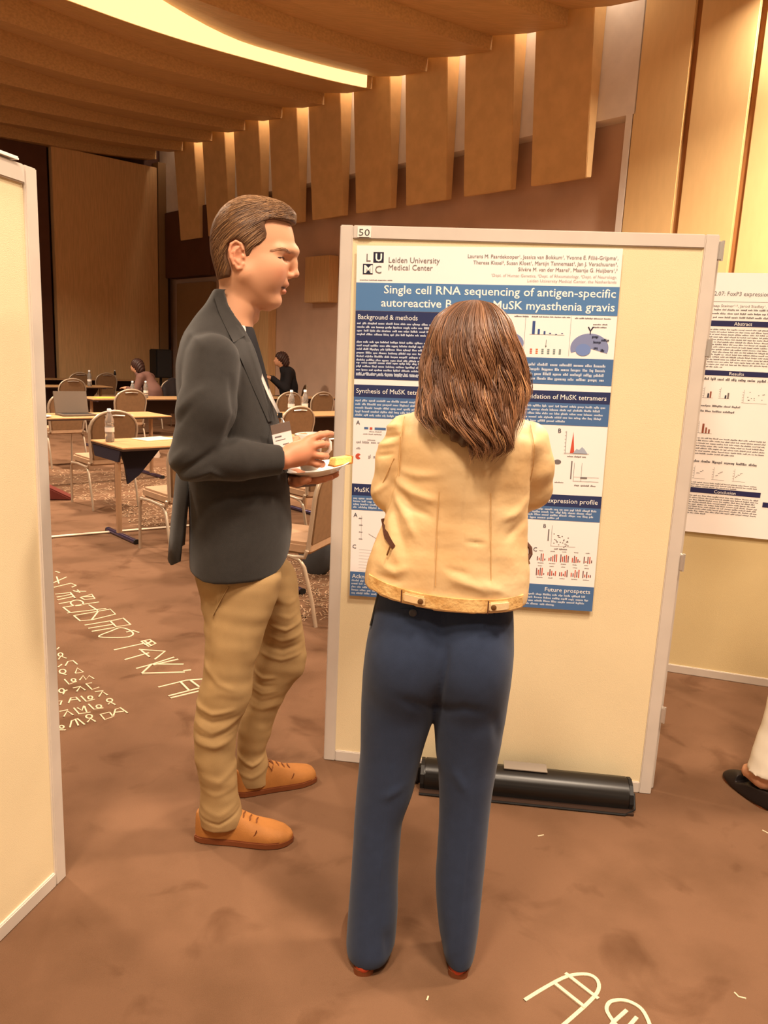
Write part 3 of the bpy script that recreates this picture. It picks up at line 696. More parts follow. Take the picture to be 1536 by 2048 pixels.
B().prism([(-.28, .69), (.24, .69), (.20, .60), (-.24, .60)], -.935, -.92, lambda a_, b_, h: (a_, h, b_)).build('end_panel', m_navy, t1)
table(9.95, 5.12, 7.2, 'maple hall table carrying the laptop and the plate with a bun', apron=False)
table(7.25, 2.9, 4.9, 'maple hall table with a green sheet of paper on it')
table(4.15, 3.25, 5.2, 'hall table behind the laptop with an upright water bottle')
table(1.45, 1.0, 4.2, 'farthest hall table along the wooden partition wall')
table(7.20, 0.35, 2.35, 'hall table in front of the person in black, left of the board', depth=.5)
table(10.30, 2.2, 3.75, 'hall table with two clear bottles behind the coffee cup')
table(14.35, 4.6, 6.62, 'hall table end showing below the man\'s plate, beside the board', apron=False)

# ---- things on the tables
m_glass = mat('clear_plastic', (246, 244, 240), rough=0.06, trans=0.85, ior=1.3, spec=.5)
m_water = mat('water', (240, 240, 236), rough=0.03, trans=1.0, ior=1.33)
m_cap = mat('bottle_cap', (235, 235, 240), rough=.35)
m_lab = mat('bottle_label', (226, 214, 204), rough=.5)
def bottle(u, w_, z, label, s=1.0, name='water_bottle'):
    t = empty(name, R3(u, w_, z), label=label, cat='bottle', group='water bottles in the hall')
    B().lathe([(r * s, h * s) for r, h in ((.026, 0), (.031, .008), (.031, .05), (.028, .058), (.031, .066), (.031, .105), (.027, .115), (.031, .125), (.030, .15), (.020, .185), (.0125, .20), (.0125, .212))], n=16).build('body', m_glass, t, smooth=True)
    B().lathe([(.0318 * s, .07 * s), (.0318 * s, .102 * s)], n=16).build('label_band', m_lab, t, smooth=True)
    B().lathe([(.0145 * s, .208 * s), (.0145 * s, .226 * s), (.012 * s, .229 * s)], n=14).build('cap', m_cap, t, smooth=True)
    return t
bottle(12.02, 6.75, .723, 'clear water bottle standing on the corner of the nearest table', 1.15)
bottle(4.0, 3.62, .723, 'clear water bottle on the table behind the laptop', 1.25)
bottle(7.1, 4.25, .723, 'left one of two bottles behind the second chair back', 1.1)
bottle(7.05, 4.02, .723, 'right one of two bottles behind the second chair back', 1.1)
bottle(10.15, 3.60, .723, 'left one of two bottles behind the coffee cup', 1.35)
bottle(10.10, 3.35, .723, 'right one of two bottles behind the coffee cup', 1.35)
bottle(1.2, 1.9, .723, 'small dark bottle alone on the farthest table', .9, 'dark_bottle').children[0].data.materials[0] = m_black
# laptop
lp = empty('laptop', R3(9.62, 6.10, .723), ROOM_YAW, 'open grey laptop seen from behind on the left hall table', 'laptop')
m_lap = mat('laptop_grey', (100, 86, 74), rough=.5)
B().box((0.06, 0, .009), (.24, .36, .018)).build('base', m_lap, lp, bevel=.003)
B().box((-.075, 0, .132), (.010, .36, .235), Matrix.Rotation(math.radians(-12), 3, 'Y')).build('lid', m_lap, lp, bevel=.003)
B().box((.05, 0, .0185), (.12, .30, .002)).build('keyboard', m_black, lp)
# plate with bun
pl = empty('bun_plate', R3(9.80, 6.52, .723), label='white plate on the left hall table below the laptop', cat='plate')
B().lathe([(.05, 0), (.075, .004), (.11, .014), (.108, .017), (.07, .008), (.0, .007)], n=24).build('dish', mat('porcelain', (240, 236, 230), rough=.25), pl, smooth=True)
bn = B().lathe([(.001, 0), (.035, .0), (.045, .012), (.042, .03), (.026, .043), (.001, .047)], n=16).build('bun', mat('bread', (196, 150, 88), rough=.7, var=.15, scale=30), None, smooth=True, loc=R3(9.80, 6.53, .732))
tag(bn, 'small round bun on the white plate by the laptop', 'bread')
m_paper = bpy.data.materials['paper_white']
for (u, w_, rz, s, z, lab, mm) in ((9.78, 5.70, .3, (.21, .297), .7225, 'white sheet of paper on the table right of the bun plate', m_paper), (7.0, 4.62, .1, (.21, .30), .7225, 'green sheet of paper on the hall table', mat('paper_green', (176, 190, 84), rough=.6)),
                           (11.98, 6.35, .2, (.22, .30), .7225, 'cream booklet behind the bottle on the nearest table', mat('paper_cream', (240, 220, 176), rough=.6)), (7.0, 3.2, -.2, (.21, .29), .7225, 'white sheet of paper right of the second chair back', m_paper)):
    o = B().box((0, 0, .003), (*s, .006)).build('paper_sheet', mm, None, loc=R3(u, w_, z + .001), rot=(0, 0, ROOM_YAW + rz)); tag(o, lab, 'paper', 'papers on the hall tables')
fo = B().box((0, 0, .012), (.26, .34, .022)).build('dark_folder', mat('folder_brown', (86, 62, 46), rough=.5), None, loc=R3(12.15, 5.92, .7235), rot=(0, 0, ROOM_YAW + .1), bevel=.003)
tag(fo, 'dark closed folder on the nearest hall table beside the man\'s back', 'folder')
# jacket over a chair, bag, cable, loudspeaker
jk = B()
nx = 10; V = []
for i in range(nx + 1):
    y = -.24 + .48 * i / nx; bump_ = .015 * math.sin(i * 1.7)
    for (dx, z) in ((.40 + bump_, .40 - .03 * math.sin(i * 2.2)), (.35 + bump_, .72), (.315, .915 - .22 * (y / .24) ** 2), (.255, .925 - .22 * (y / .24) ** 2), (.20, .70)): V.append((dx, y, z))
Fc = [(i * 5 + j, i * 5 + j + 1, i * 5 + 6 + j, i * 5 + 5 + j) for i in range(nx) for j in range(4)]
o = jk.add(V, Fc).build('draped_jacket', mat('jacket_charcoal', (44, 36, 36), rough=.9), None, smooth=True, loc=R3(4.55, 2.40, 0), rot=(0, 0, ROOM_YAW))
sm = o.modifiers.new('thickness', 'SOLIDIFY'); sm.thickness = .014; sm.offset = 1
tag(o, 'dark jacket draped over a chair back left of the man\'s shoulder', 'jacket')
_V = []; _F = []
for i in range(9):
    t = i / 8; rr = math.sin(PI * (.12 + .80 * t)) ** .6; zz = .24 * t
    for j in range(16): a_ = 2 * PI * j / 16; q_ = 1 + .10 * math.sin(3 * a_ + 4 * t) + .05 * math.sin(7 * a_); _V.append((.15 * rr * q_ * math.cos(a_) + .05 * t, .085 * rr * q_ * math.sin(a_), zz))
_F = [(i * 16 + j, i * 16 + (j + 1) % 16, (i + 1) * 16 + (j + 1) % 16, (i + 1) * 16 + j) for i in range(8) for j in range(16)] + [tuple(range(16))[::-1], tuple(range(128, 144))]
bgk = B().add([(x * 1.0, y, z * 1.45) for x, y, z in _V], _F).build('grey_bag', mat('bag_slate', (74, 76, 80), rough=.8, var=.08, scale=12), None, smooth=True, loc=R3(13.95, 6.15, 0), rot=(0, 0, ROOM_YAW + .2))
tag(bgk, 'slate grey bag on the carpet under the table end beside the board', 'bag')
bgk = B().prism([(-.2, 0), (.16, 0), (.14, .03), (-.12, .16), (-.2, .1)], -.07, .07, lambda a_, b_, h: (a_, h, b_)).build('red_bag', mat('bag_maroon', (104, 42, 32), rough=.6), None, loc=(*ray_floor(112, 998)[:2], 0), rot=(0, 0, .2), bevel=.012)
tag(bgk, 'dark red bag on the carpet at the edge of the left board', 'bag')
p0, p1 = ray_floor(60, 1080), ray_floor(420, 1050)
cb_ = B().tube([(p0[0], p0[1], .011), ((p0[0] * 2 + p1[0]) / 3, (p0[1] * 2 + p1[1]) / 3 + .01, .011), (p1[0], p1[1], .011)], .011, 8, flat=.8).build('cable_cover', mat('cable_white', (232, 214, 190), rough=.5), None, smooth=True)
tag(cb_, 'white cable cover running across the carpet past the table foot', 'cable')
sp = empty('loudspeaker', R3(1.9, 1.15, 0), ROOM_YAW, 'black loudspeaker on a stand near the back corner, beside the man\'s shoulder', 'loudspeaker')
B().box((0, 0, 1.12), (.34, .38, .62)).build('cabinet', m_black, sp, bevel=.02)
B().box((.172, 0, 1.12), (.006, .34, .57)).build('grille', mat('grille', (40, 38, 38), rough=.7), sp)
B().tube([(0, 0, 0), (0, 0, .82)], .022, 10).build('pole', m_black, sp)
B().lathe([(.22, 0), (.22, .015), (.03, .04)], n=20).build('base', m_black, sp)
# ================================================================== smooth bodies: distance fields meshed with surface nets
def _interp(z, zs, vs): return np.interp(z, zs, vs)

def _smooth_rows(rows):
    """refine a table of (z, ...) rows with a monotone-ish cubic so that the loft has no corners"""
    R = np.array(sorted(rows), float); z = R[:, 0]; n = len(z)
    zz = np.linspace(z[0], z[-1], max(40, n * 8)); out = [zz]
    for c in range(1, R.shape[1]):
        v = R[:, c]; d = np.diff(v) / np.diff(z); m = np.zeros(n)
        m[0], m[-1] = d[0], d[-1]
        for i in range(1, n - 1):
            m[i] = 0 if d[i - 1] * d[i] <= 0 else 2 * d[i - 1] * d[i] / (d[i - 1] + d[i])
        i = np.clip(np.searchsorted(z, zz) - 1, 0, n - 2); h = z[i + 1] - z[i]; t = (zz - z[i]) / h
        out.append((2 * t**3 - 3 * t**2 + 1) * v[i] + (t**3 - 2 * t**2 + t) * h * m[i] + (-2 * t**3 + 3 * t**2) * v[i + 1] + (t**3 - t**2) * h * m[i + 1])
    return np.array(out)

class Fld:
    def __init__(s, lo, hi, h):
        s.h = h; s.lo = np.array(lo, np.float32); s.n = [int((hi[i] - lo[i]) / h) + 2 for i in range(3)]
        s.ax = [(lo[i] + h * np.arange(s.n[i])).astype(np.float32) for i in range(3)]
        s.D = np.full(s.n, 1.0, np.float32)
    def _blk(s, lo, hi):
        sl = []
        for i in range(3):
            a = int(max(0, math.floor((lo[i] - s.lo[i]) / s.h))); b_ = int(min(s.n[i], math.ceil((hi[i] - s.lo[i]) / s.h) + 1))
            if b_ <= a: return None
            sl.append(slice(a, b_))
        return tuple(sl)
    def _xyz(s, sl):
        return s.ax[0][sl[0]][:, None, None], s.ax[1][sl[1]][None, :, None], s.ax[2][sl[2]][None, None, :]
    def op(s, fn, lo, hi, k=0.02, sub=False):
        pad = k + 3 * s.h
        sl = s._blk([v - pad for v in lo], [v + pad for v in hi])
        if sl is None: return s
        d = fn(*s._xyz(sl)).astype(np.float32); A = s.D[sl]
        if not sub:
            if k > 0: h = np.maximum(k - np.abs(A - d), 0) / k; s.D[sl] = np.minimum(A, d) - h * h * k * .25
            else: s.D[sl] = np.minimum(A, d)
        else:
            d = -d
            if k > 0: h = np.maximum(k - np.abs(A - d), 0) / k; s.D[sl] = np.maximum(A, d) + h * h * k * .25
            else: s.D[sl] = np.maximum(A, d)
        return s
    def cone(s, p, q, r0, r1, k=.02, sub=False):
        p, q = np.array(p, float), np.array(q, float); v = q - p; L2 = float(v @ v) + 1e-12
        def fn(x, y, z):
            t = np.clip(((x - p[0]) * v[0] + (y - p[1]) * v[1] + (z - p[2]) * v[2]) / L2, 0, 1)
            return np.sqrt((x - p[0] - t * v[0]) ** 2 + (y - p[1] - t * v[1]) ** 2 + (z - p[2] - t * v[2]) ** 2) - (r0 + (r1 - r0) * t)
        r = max(r0, r1)
        return s.op(fn, np.minimum(p, q) - r, np.maximum(p, q) + r, k, sub)
    def chain(s, P, R_, k=.02):
        for i in range(len(P) - 1): s.cone(P[i], P[i + 1], R_[i], R_[i + 1], k)
        return s
    def ell(s, c, r, k=.02, sub=False, rot=None):
        c = np.array(c, float); r = np.array(r, float); Rm = np.eye(3) if rot is None else np.array(Matrix.Rotation(rot[1], 3, rot[0]))
        def fn(x, y, z):
            X, Y, Z = x - c[0], y - c[1], z - c[2]
            a = (Rm[0, 0] * X + Rm[1, 0] * Y + Rm[2, 0] * Z) / r[0]; b_ = (Rm[0, 1] * X + Rm[1, 1] * Y + Rm[2, 1] * Z) / r[1]; g = (Rm[0, 2] * X + Rm[1, 2] * Y + Rm[2, 2] * Z) / r[2]
            k0 = np.sqrt(a * a + b_ * b_ + g * g) + 1e-6; k1 = np.sqrt((a / r[0]) ** 2 + (b_ / r[1]) ** 2 + (g / r[2]) ** 2) + 1e-6
            return k0 * (k0 - 1) / k1
        m = r.max() if rot is not None else r
        return s.op(fn, c - m, c + m, k, sub)
    def stack(s, rows, k=.02, egg=0.0, p=2.2, sub=False):
        """rows of (z, x0, x1, cy, ry): ellipse-like slices between x0 and x1"""
        T = _smooth_rows(rows); zz = T[0]; z0, z1 = zz[0], zz[-1]
        def fn(x, y, z):
            zf = z.ravel(); X0, X1, CY, RY = (np.interp(zf, zz, T[i])[None, None, :] for i in range(1, 5))
            cx, rx = (X0 + X1) / 2, np.maximum((X1 - X0) / 2, 1e-3); RY = np.maximum(RY, 1e-3)
            a = (x - cx) / rx; e = 1 - egg * np.clip(a, -1, 1); b_ = (y - CY) / (RY * e)
            q = (np.abs(a) ** p + np.abs(b_) ** p) ** (1 / p)
            d = (q - 1) * np.minimum(rx, RY)
            cap = np.maximum(z - z1, z0 - z)
            return np.maximum(d, cap)
        lo = (T[1].min(), (T[3] - T[4]).min() * 1.0 - .02, z0); hi = (T[2].max(), (T[3] + T[4]).max() + .02, z1)
        return s.op(fn, lo, hi, k, sub)
    def clip(s, fn, k=0.0):
        d = fn(*s._xyz((slice(None),) * 3)).astype(np.float32); A = s.D
        d = np.broadcast_to(d, A.shape)
        if k > 0: h = np.maximum(k - np.abs(A - d), 0) / k; s.D = np.maximum(A, d) + h * h * k * .25
        else: s.D = np.maximum(A, d)
        return s
    def surf_y(s, x, z, side=-1):
        """first surface met along y coming from the given side"""
        i = int(np.clip(round((x - float(s.lo[0])) / s.h), 0, s.n[0] - 1)); j = int(np.clip(round((z - float(s.lo[2])) / s.h), 0, s.n[2] - 1))
        col = s.D[i, :, j]; ys = s.ax[1]; idx = np.nonzero(col < 0)[0]
        if len(idx) == 0: return float(ys[int(np.argmin(col))])
        q = idx[0] if side < 0 else idx[-1]; o = q - 1 if side < 0 else q + 1
        if o < 0 or o >= len(ys): return float(ys[q])
        t = col[o] / (col[o] - col[q]); return float(ys[o] + t * (ys[q] - ys[o]))
    def mesh(s):
        D = s.D; n = s.n; S_ = D < 0
        c = np.zeros([v - 1 for v in n], np.uint8)
        for dx in (0, 1):
            for dy in (0, 1):
                for dz in (0, 1): c += S_[dx:n[0] - 1 + dx, dy:n[1] - 1 + dy, dz:n[2] - 1 + dz]
        act = (c > 0) & (c < 8); I = np.argwhere(act); idm = np.full(act.shape, -1, np.int32); idm[tuple(I.T)] = np.arange(len(I))
        acc = np.zeros((len(I), 3), np.float32); cnt = np.zeros(len(I), np.float32)
        corners = [(a, b_, g) for a in (0, 1) for b_ in (0, 1) for g in (0, 1)]
        val = {q: D[I[:, 0] + q[0], I[:, 1] + q[1], I[:, 2] + q[2]] for q in corners}
        for a in corners:
            for axn in range(3):
                if a[axn] == 1: continue
                b_ = list(a); b_[axn] = 1; b_ = tuple(b_); va, vb = val[a], val[b_]; m = (va < 0) != (vb < 0)
                t = np.where(m, va / np.where(m, va - vb, 1), 0)
                p = np.tile(np.array(a, np.float32), (len(I), 1)); p[:, axn] += t; acc[m] += p[m]; cnt[m] += 1
        V = (I + acc / cnt[:, None]) * s.h + s.lo
        Fq = []
        for axn in range(3):
            o1, o2 = [i for i in range(3) if i != axn]
            sl0 = [slice(0, n[i]) for i in range(3)]; sl1 = list(sl0); sl0[axn] = slice(0, n[axn] - 1); sl1[axn] = slice(1, n[axn])
            A, Bq = S_[tuple(sl0)], S_[tuple(sl1)]; E = np.argwhere(A != Bq)
            ok = (E[:, o1] > 0) & (E[:, o2] > 0) & (E[:, o1] < n[o1] - 1) & (E[:, o2] < n[o2] - 1); E = E[ok]
            q = []
            for (a, b_) in ((0, 0), (1, 0), (1, 1), (0, 1)):
                e = E.copy(); e[:, o1] -= a; e[:, o2] -= b_; q.append(idm[e[:, 0], e[:, 1], e[:, 2]])
            Q = np.stack(q, 1); ins = A[E[:, 0], E[:, 1], E[:, 2]]
            flip = ins if axn != 1 else ~ins
            Q[flip] = Q[flip][:, ::-1]; Fq.append(Q)
        Fq = np.concatenate(Fq); Fq = Fq[(Fq >= 0).all(1)]
        return V.astype(np.float64), Fq[:, ::-1]

def np_normals(V, Q):
    a, b_ = V[Q[:, 2]] - V[Q[:, 0]], V[Q[:, 3]] - V[Q[:, 1]]; fn = np.cross(a, b_); N = np.zeros_like(V)
    for i in range(4): np.add.at(N, Q[:, i], fn)
    return N / (np.linalg.norm(N, axis=1, keepdims=True) + 1e-12)

def relax(V, Q, it=1, lam=.5):
    for _ in range(it):
        A = np.zeros_like(V); C = np.zeros(len(V))
        for i in range(4):
            j = (i + 1) % 4
            np.add.at(A, Q[:, i], V[Q[:, j]]); np.add.at(C, Q[:, i], 1); np.add.at(A, Q[:, j], V[Q[:, i]]); np.add.at(C, Q[:, j], 1)
        V = V + lam * (A / np.maximum(C, 1)[:, None] - V)
    return V

def np_obj(name, V, Q, m, parent=None, tint=None):
    me = bpy.data.meshes.new(name)
    me.vertices.add(len(V)); me.vertices.foreach_set('co', np.ascontiguousarray(V, np.float32).ravel())
    k = Q.shape[1]
    me.loops.add(Q.size); me.loops.foreach_set('vertex_index', np.ascontiguousarray(Q, np.int32).ravel())
    me.polygons.add(len(Q)); me.polygons.foreach_set('loop_start', np.arange(0, Q.size, k, dtype=np.int32))
    me.polygons.foreach_set('use_smooth', np.ones(len(Q), bool))
    me.update(calc_edges=True); me.validate()
    if tint is not None:
        at = me.color_attributes.new('tint', 'FLOAT_COLOR', 'POINT'); c = np.ones((len(V), 4), np.float32); c[:, :3] = tint; at.data.foreach_set('color', c.ravel())
    return link(name, me, m, parent)

def creases(V, N, L, plane=(0, 2), side=None):
    """push soft ridges (amp>0) or grooves (amp<0) along polylines given in the x-z plane: (points, width, amp)"""
    P = V[:, plane]; out = np.zeros(len(V))
    msk = np.ones(len(V)) if side is None else np.clip(N[:, 1] * side * 3 + .6, 0, 1)
    for (pts, wd, amp) in L:
        pts = np.array(pts, float); best = np.full(len(V), 1e3); fade = np.zeros(len(V)); T = len(pts) - 1
        for i in range(T):
            a, b_ = pts[i], pts[i + 1]; v = b_ - a; t = np.clip(((P - a) @ v) / (v @ v), 0, 1); d = np.linalg.norm(P - a - t[:, None] * v, axis=1)
            m = d < best; best[m] = d[m]; fade[m] = ((i + t) / T)[m]
        out += amp * np.exp(-(best / wd) ** 2) * np.sin(np.clip(fade, 0, 1) * PI * .86 + .22) ** .7
    return V + N * (out * msk)[:, None]

def wobble(V, N, amp, freq, seed=0, aniso=(1, 1, 1)):
    r = np.random.default_rng(seed); s = np.zeros(len(V))
    for i in range(7):
        d = r.normal(size=3) * np.array(aniso) * freq * (1 + .5 * i); s += np.sin(V @ d + r.uniform(0, 6.28)) / (1 + .5 * i)
    return V + N * (amp * s / 3)[:, None]

def poly_sdf(poly, ax, az):
    """signed distance to a polygon over a 2-D grid"""
    X, Z = np.meshgrid(ax, az, indexing='ij'); P = np.array(poly, float); n = len(P); d = np.full(X.shape, 1e3); ins = np.zeros(X.shape, bool)
    for i in range(n):
        a, b_ = P[i], P[(i + 1) % n]; v = b_ - a; t = np.clip(((X - a[0]) * v[0] + (Z - a[1]) * v[1]) / (v @ v), 0, 1)
        d = np.minimum(d, np.hypot(X - a[0] - t * v[0], Z - a[1] - t * v[1]))
        c = ((a[1] > Z) != (b_[1] > Z)); xi = (b_[0] - a[0]) * (Z - a[1]) / (b_[1] - a[1] + 1e-12) + a[0]; ins ^= c & (X < xi)
    return np.where(ins, -d, d)

def hand(F_, wrist, palm_c, knuckles, fingers, thumb, rp=.024, k=.012):
    """palm from the wrist to the knuckles, four fingers as polylines and a thumb from the side of the palm"""
    w_ = np.array(wrist, float)
    for kn in knuckles: F_.cone(w_ + (np.array(kn) - w_) * .18, kn, rp * .85, .0125, .016)
    F_.ell(palm_c, (rp * 1.35, rp * .95, rp * 1.25), .016)
    for fi in fingers:
        n = len(fi); F_.chain(fi, [.0115 - .0035 * i / max(1, n - 1) for i in range(n)], .004)
    F_.chain(thumb, [.0150, .0125, .0105, .0090][:len(thumb)], .008)
# ================================================================== the standing man (local x = the way he faces, local -y = towards the camera)
m_skin = attr_mat('skin', rough=.48, sss=.08, spec=.35, bump=.05, bscale=400)
m_blazer = mat('blazer_charcoal', (48, 45, 43), rough=.85, var=.06, scale=60, bump=.25, bscale=900, sheen=.15, spec=.2)
m_khaki = mat('khaki_cotton', (164, 134, 92), rough=.85, var=.05, scale=18, bump=.2, bscale=700, spec=.2)
m_tan = mat('shoe_tan', (166, 108, 52), rough=.7, var=.08, scale=20, bump=.2, bscale=400)
m_sole = mat('shoe_sole_brown', (116, 62, 32), rough=.6)
m_hairm = mat('hair_brown_base', (92, 64, 44), rough=.5, spec=.4, var=.15, scale=40)
m_navy_shirt = mat('shirt_black', (26, 24, 28), rough=.9)

man = empty('person', (-0.40, 2.23, 0), math.atan2(.18, .98), 'man in dark blazer and khaki trousers holding a cup and plate in profile', 'person')

SK = np.array(lin((206, 152, 118))); SKR = np.array(lin((206, 128, 98))); LIP = np.array(lin((192, 104, 84))); BROW = np.array(lin((150, 104, 72))); DK = np.array(lin((62, 38, 28)))

def head_field(G, k=.02):
    G.stack([(1.606, .030, .050, 0, .018), (1.614, .0, .066, 0, .034), (1.628, -.03, .076, 0, .046), (1.645, -.05, .079, 0, .054), (1.665, -.072, .088, 0, .060), (1.69, -.086, .098, 0, .066),
             (1.72, -.094, .104, 0, .071), (1.745, -.098, .109, 0, .074), (1.768, -.1, .120, 0, .0765), (1.79, -.101, .119, 0, .078), (1.82, -.097, .113, 0, .076), (1.85, -.084, .098, 0, .068), (1.87, -.064, .075, 0, .054), (1.886, -.02, .03, 0, .02)], k, egg=.25, p=2.2)
    for s in (-1, 1):
        G.cone((-.012, s * .058, 1.692), (.052, s * .020, 1.628), .020, .016, .03)          # jaw
        G.ell((.050, s * .047, 1.715), (.030, .020, .022), .05)                               # cheek
        G.ell((.044, s * .036, 1.684), (.030, .022, .026), .035)
        G.cone((.1165, s * .004, 1.7655), (.074, s * .054, 1.7630), .0100, .0080, .020)      # brow
    G.ell((.064, 0, 1.630), (.0185, .022, .016), .02)                                        # chin
    for s in (-1, 1):
        G.ell((.108, s * .037, 1.7430), (.0260, .021, .0105), .010, sub=True)                   # eye socket
        G.ell((.0735, s * .0345, 1.7425), (.0128, .0148, .0105), .003); G.cone((.0860, s * .026, 1.7490), (.069, s * .051, 1.7460), .0036, .003, .004); G.cone((.0850, s * .028, 1.7362), (.070, s * .049, 1.7372), .0030, .003, .005)                          # eyeball under the lids
    G.chain([(.110, 0, 1.760), (.1165, 0, 1.735), (.1205, 0, 1.712)], [.009, .0095, .0105], .012)   # nose
    G.ell((.1215, 0, 1.7055), (.0125, .0115, .0095), .006)
    for s in (-1, 1): G.ell((.106, s * .012, 1.700), (.0125, .0085, .0085), .006)
    for s in (-1, 1): G.ell((.1125, s * .0105, 1.6935), (.0055, .0032, .0032), .003, sub=True)
    G.cone((.090, -.014, 1.678), (.090, .014, 1.678), .0115, .0115, .010); G.ell((.0945, 0, 1.6765), (.0115, .016, .0075), .006)
    G.ell((.0885, 0, 1.6565), (.0105, .019, .0075), .006)
    G.cone((.104, -.022, 1.6665), (.104, .022, 1.6665), .0022, .0022, .003, sub=True); G.cone((.082, -.026, 1.6655), (.104, 0, 1.6665), .0022, .004, .003, sub=True)
    G.stack([(1.42, -.14, .02, 0, .09), (1.48, -.125, .012, 0, .078), (1.53, -.108, .006, 0, .064), (1.57, -.1, .008, 0, .058), (1.60, -.094, .020, 0, .055), (1.63, -.09, .03, 0, .053), (1.68, -.085, .02, 0, .052)], .018, p=2.1)   # neck
    G.ell((.012, 0, 1.583), (.012, .012, .016), .015)
    for s in (-1, 1):
        G.ell((-.039, s * .0775, 1.737), (.0200, .0062, .0345), .004, rot=('Y', -.18))
        ear = [(-.022, 1.752), (-.028, 1.766), (-.041, 1.772), (-.053, 1.764), (-.0575, 1.748), (-.054, 1.730), (-.046, 1.714), (-.036, 1.703), (-.027, 1.705), (-.022, 1.716)]
        G.chain([(a_, s * (.0835 if i_ < 7 else .0795), b_) for i_, (a_, b_) in enumerate(ear)], [.0040] * 7 + [.0048] * 3, .003)
        G.chain([(-.034, s * .0835, 1.757), (-.046, s * .084, 1.744), (-.044, s * .0835, 1.726), (-.033, s * .082, 1.717)], [.003, .0032, .003, .003], .004)
        G.ell((-.031, s * .0855, 1.735), (.0085, .006, .011), .003, sub=True)
        G.ell((-.0215, s * .079, 1.734), (.005, .006, .007), .004)

G = Fld((-.24, -.30, 1.04), (.28, .33, 1.90), .0027)
head_field(G)
# trunk and arms under the clothes, hands
G.stack([(1.03, -.15, .08, .02, .15), (1.2, -.16, .06, .02, .16), (1.38, -.165, .03, .02, .165), (1.46, -.15, .01, .02, .15), (1.5, -.13, .0, .02, .10)], .04)
for P in ([(-.085, -.17, 1.45), (-.13, -.225, 1.21), (.075, -.150, 1.199)], [(-.085, .20, 1.45), (-.11, .26, 1.19), (.06, .10, 1.128)]): G.chain(P, [.05, .038, .027], .02)
# right hand around the cup: back of the hand to the camera
kn = [(.168, -.118, 1.256), (.172, -.124, 1.236), (.170, -.122, 1.214), (.163, -.114, 1.194)]
fing = [[(.168, -.118, 1.256), (.196, -.116, 1.268), (.216, -.098, 1.270), (.230, -.078, 1.268)],
        [(.172, -.124, 1.236), (.200, -.121, 1.243), (.214, -.098, 1.240), (.209, -.076, 1.236)],
        [(.170, -.122, 1.214), (.199, -.119, 1.209), (.214, -.098, 1.206), (.209, -.076, 1.207)],
        [(.163, -.114, 1.194), (.189, -.112, 1.185), (.204, -.094, 1.182), (.200, -.076, 1.184)]]
hand(G, (.080, -.148, 1.198), (.128, -.134, 1.216), kn, fing, [(.104, -.118, 1.226), (.128, -.086, 1.246), (.146, -.062, 1.254), (.158, -.036, 1.256)], rp=.024)
# left hand flat under the plate
kn = [(.168, -.040, 1.126), (.176, -.018, 1.124), (.178, .004, 1.124), (.172, .026, 1.125)]
fing = [[kn[0], (.196, -.062, 1.130), (.216, -.070, 1.136), (.232, -.070, 1.141)], [kn[1], (.212, -.036, 1.130), (.236, -.044, 1.138), (.252, -.046, 1.145)], [kn[2], (.214, -.004, 1.130), (.240, -.008, 1.139), (.256, -.010, 1.147)], [kn[3], (.200, .030, 1.131), (.222, .034, 1.137), (.236, .036, 1.143)]]
hand(G, (.085, .075, 1.126), (.136, .012, 1.124), kn, fing, [(.120, -.020, 1.122), (.136, -.056, 1.124), (.152, -.074, 1.130), (.168, -.084, 1.136)], rp=.022)
V, Q = G.mesh(); V = relax(V, Q, 1, .35); N = np_normals(V, Q)
tint = np.tile(SK, (len(V), 1))
def blend(mask, c):
    global tint
    tint = tint * (1 - mask[:, None]) + c[None, :] * mask[:, None]
def gell(c, r): return np.exp(-(((V[:, 0] - c[0]) / r[0]) ** 2 + ((np.abs(V[:, 1]) - c[1]) / r[1]) ** 2 + ((V[:, 2] - c[2]) / r[2]) ** 2) * 1.2)
blend(np.clip(V[:, 0] * 0 + (V[:, 2] < 1.32) * .45, 0, 1), SKR)
blend(.5 * gell((.075, .05, 1.70), (.04, .03, .03)), SKR); blend(.6 * gell((.118, .0, 1.705), (.02, .02, .014)), SKR); blend(.7 * gell((-.04, .082, 1.74), (.03, .02, .045)), SKR)
blend(np.clip(1.3 * gell((.096, 0, 1.676), (.014, .020, .0055)), 0, 1), LIP); blend(np.clip(1.4 * gell((.094, 0, 1.657), (.013, .020, .0065)), 0, 1), LIP); blend(np.clip(1.2 * gell((.088, .012, 1.6665), (.014, .018, .0030)), 0, 1), DK)
blend(np.clip(.8 * gell((.104, .030, 1.7615), (.016, .024, .0050)), 0, .5), BROW)
blend(np.clip(1.6 * gell((.085, .039, 1.7405), (.010, .012, .0035)), 0, .55), DK)
blend(.22 * gell((.05, .03, 1.635), (.06, .05, .03)), BROW)
np_obj('body', V, Q, m_skin, man, tint)

# ---- hair
poly = [(.125, 1.836), (.096, 1.838), (.060, 1.838), (.040, 1.834), (.034, 1.822), (.041, 1.800), (.040, 1.785), (.022, 1.766), (.006, 1.760), (-.004, 1.736), (-.016, 1.732), (-.020, 1.765), (-.040, 1.778), (-.060, 1.768), (-.064, 1.735), (-.052, 1.700), (-.056, 1.682), (-.09, 1.676), (-.16, 1.70), (-.16, 1.95), (.15, 1.95)]
Gh = Fld((-.14, -.115, 1.65), (.15, .115, 1.925), .003)
Gh.stack([(1.66, -.089, .0, 0, .060), (1.69, -.0955, .03, 0, .071), (1.72, -.104, .06, 0, .0765), (1.75, -.111, .09, 0, .081), (1.78, -.113, .105, 0, .0845), (1.81, -.109, .118, 0, .0845), (1.836, -.099, .1235, 0, .081), (1.86, -.084, .1235, 0, .074), (1.88, -.063, .108, 0, .062), (1.893, -.04, .082, 0, .046), (1.902, -.012, .045, 0, .022)], .0, p=2.2, egg=.22)
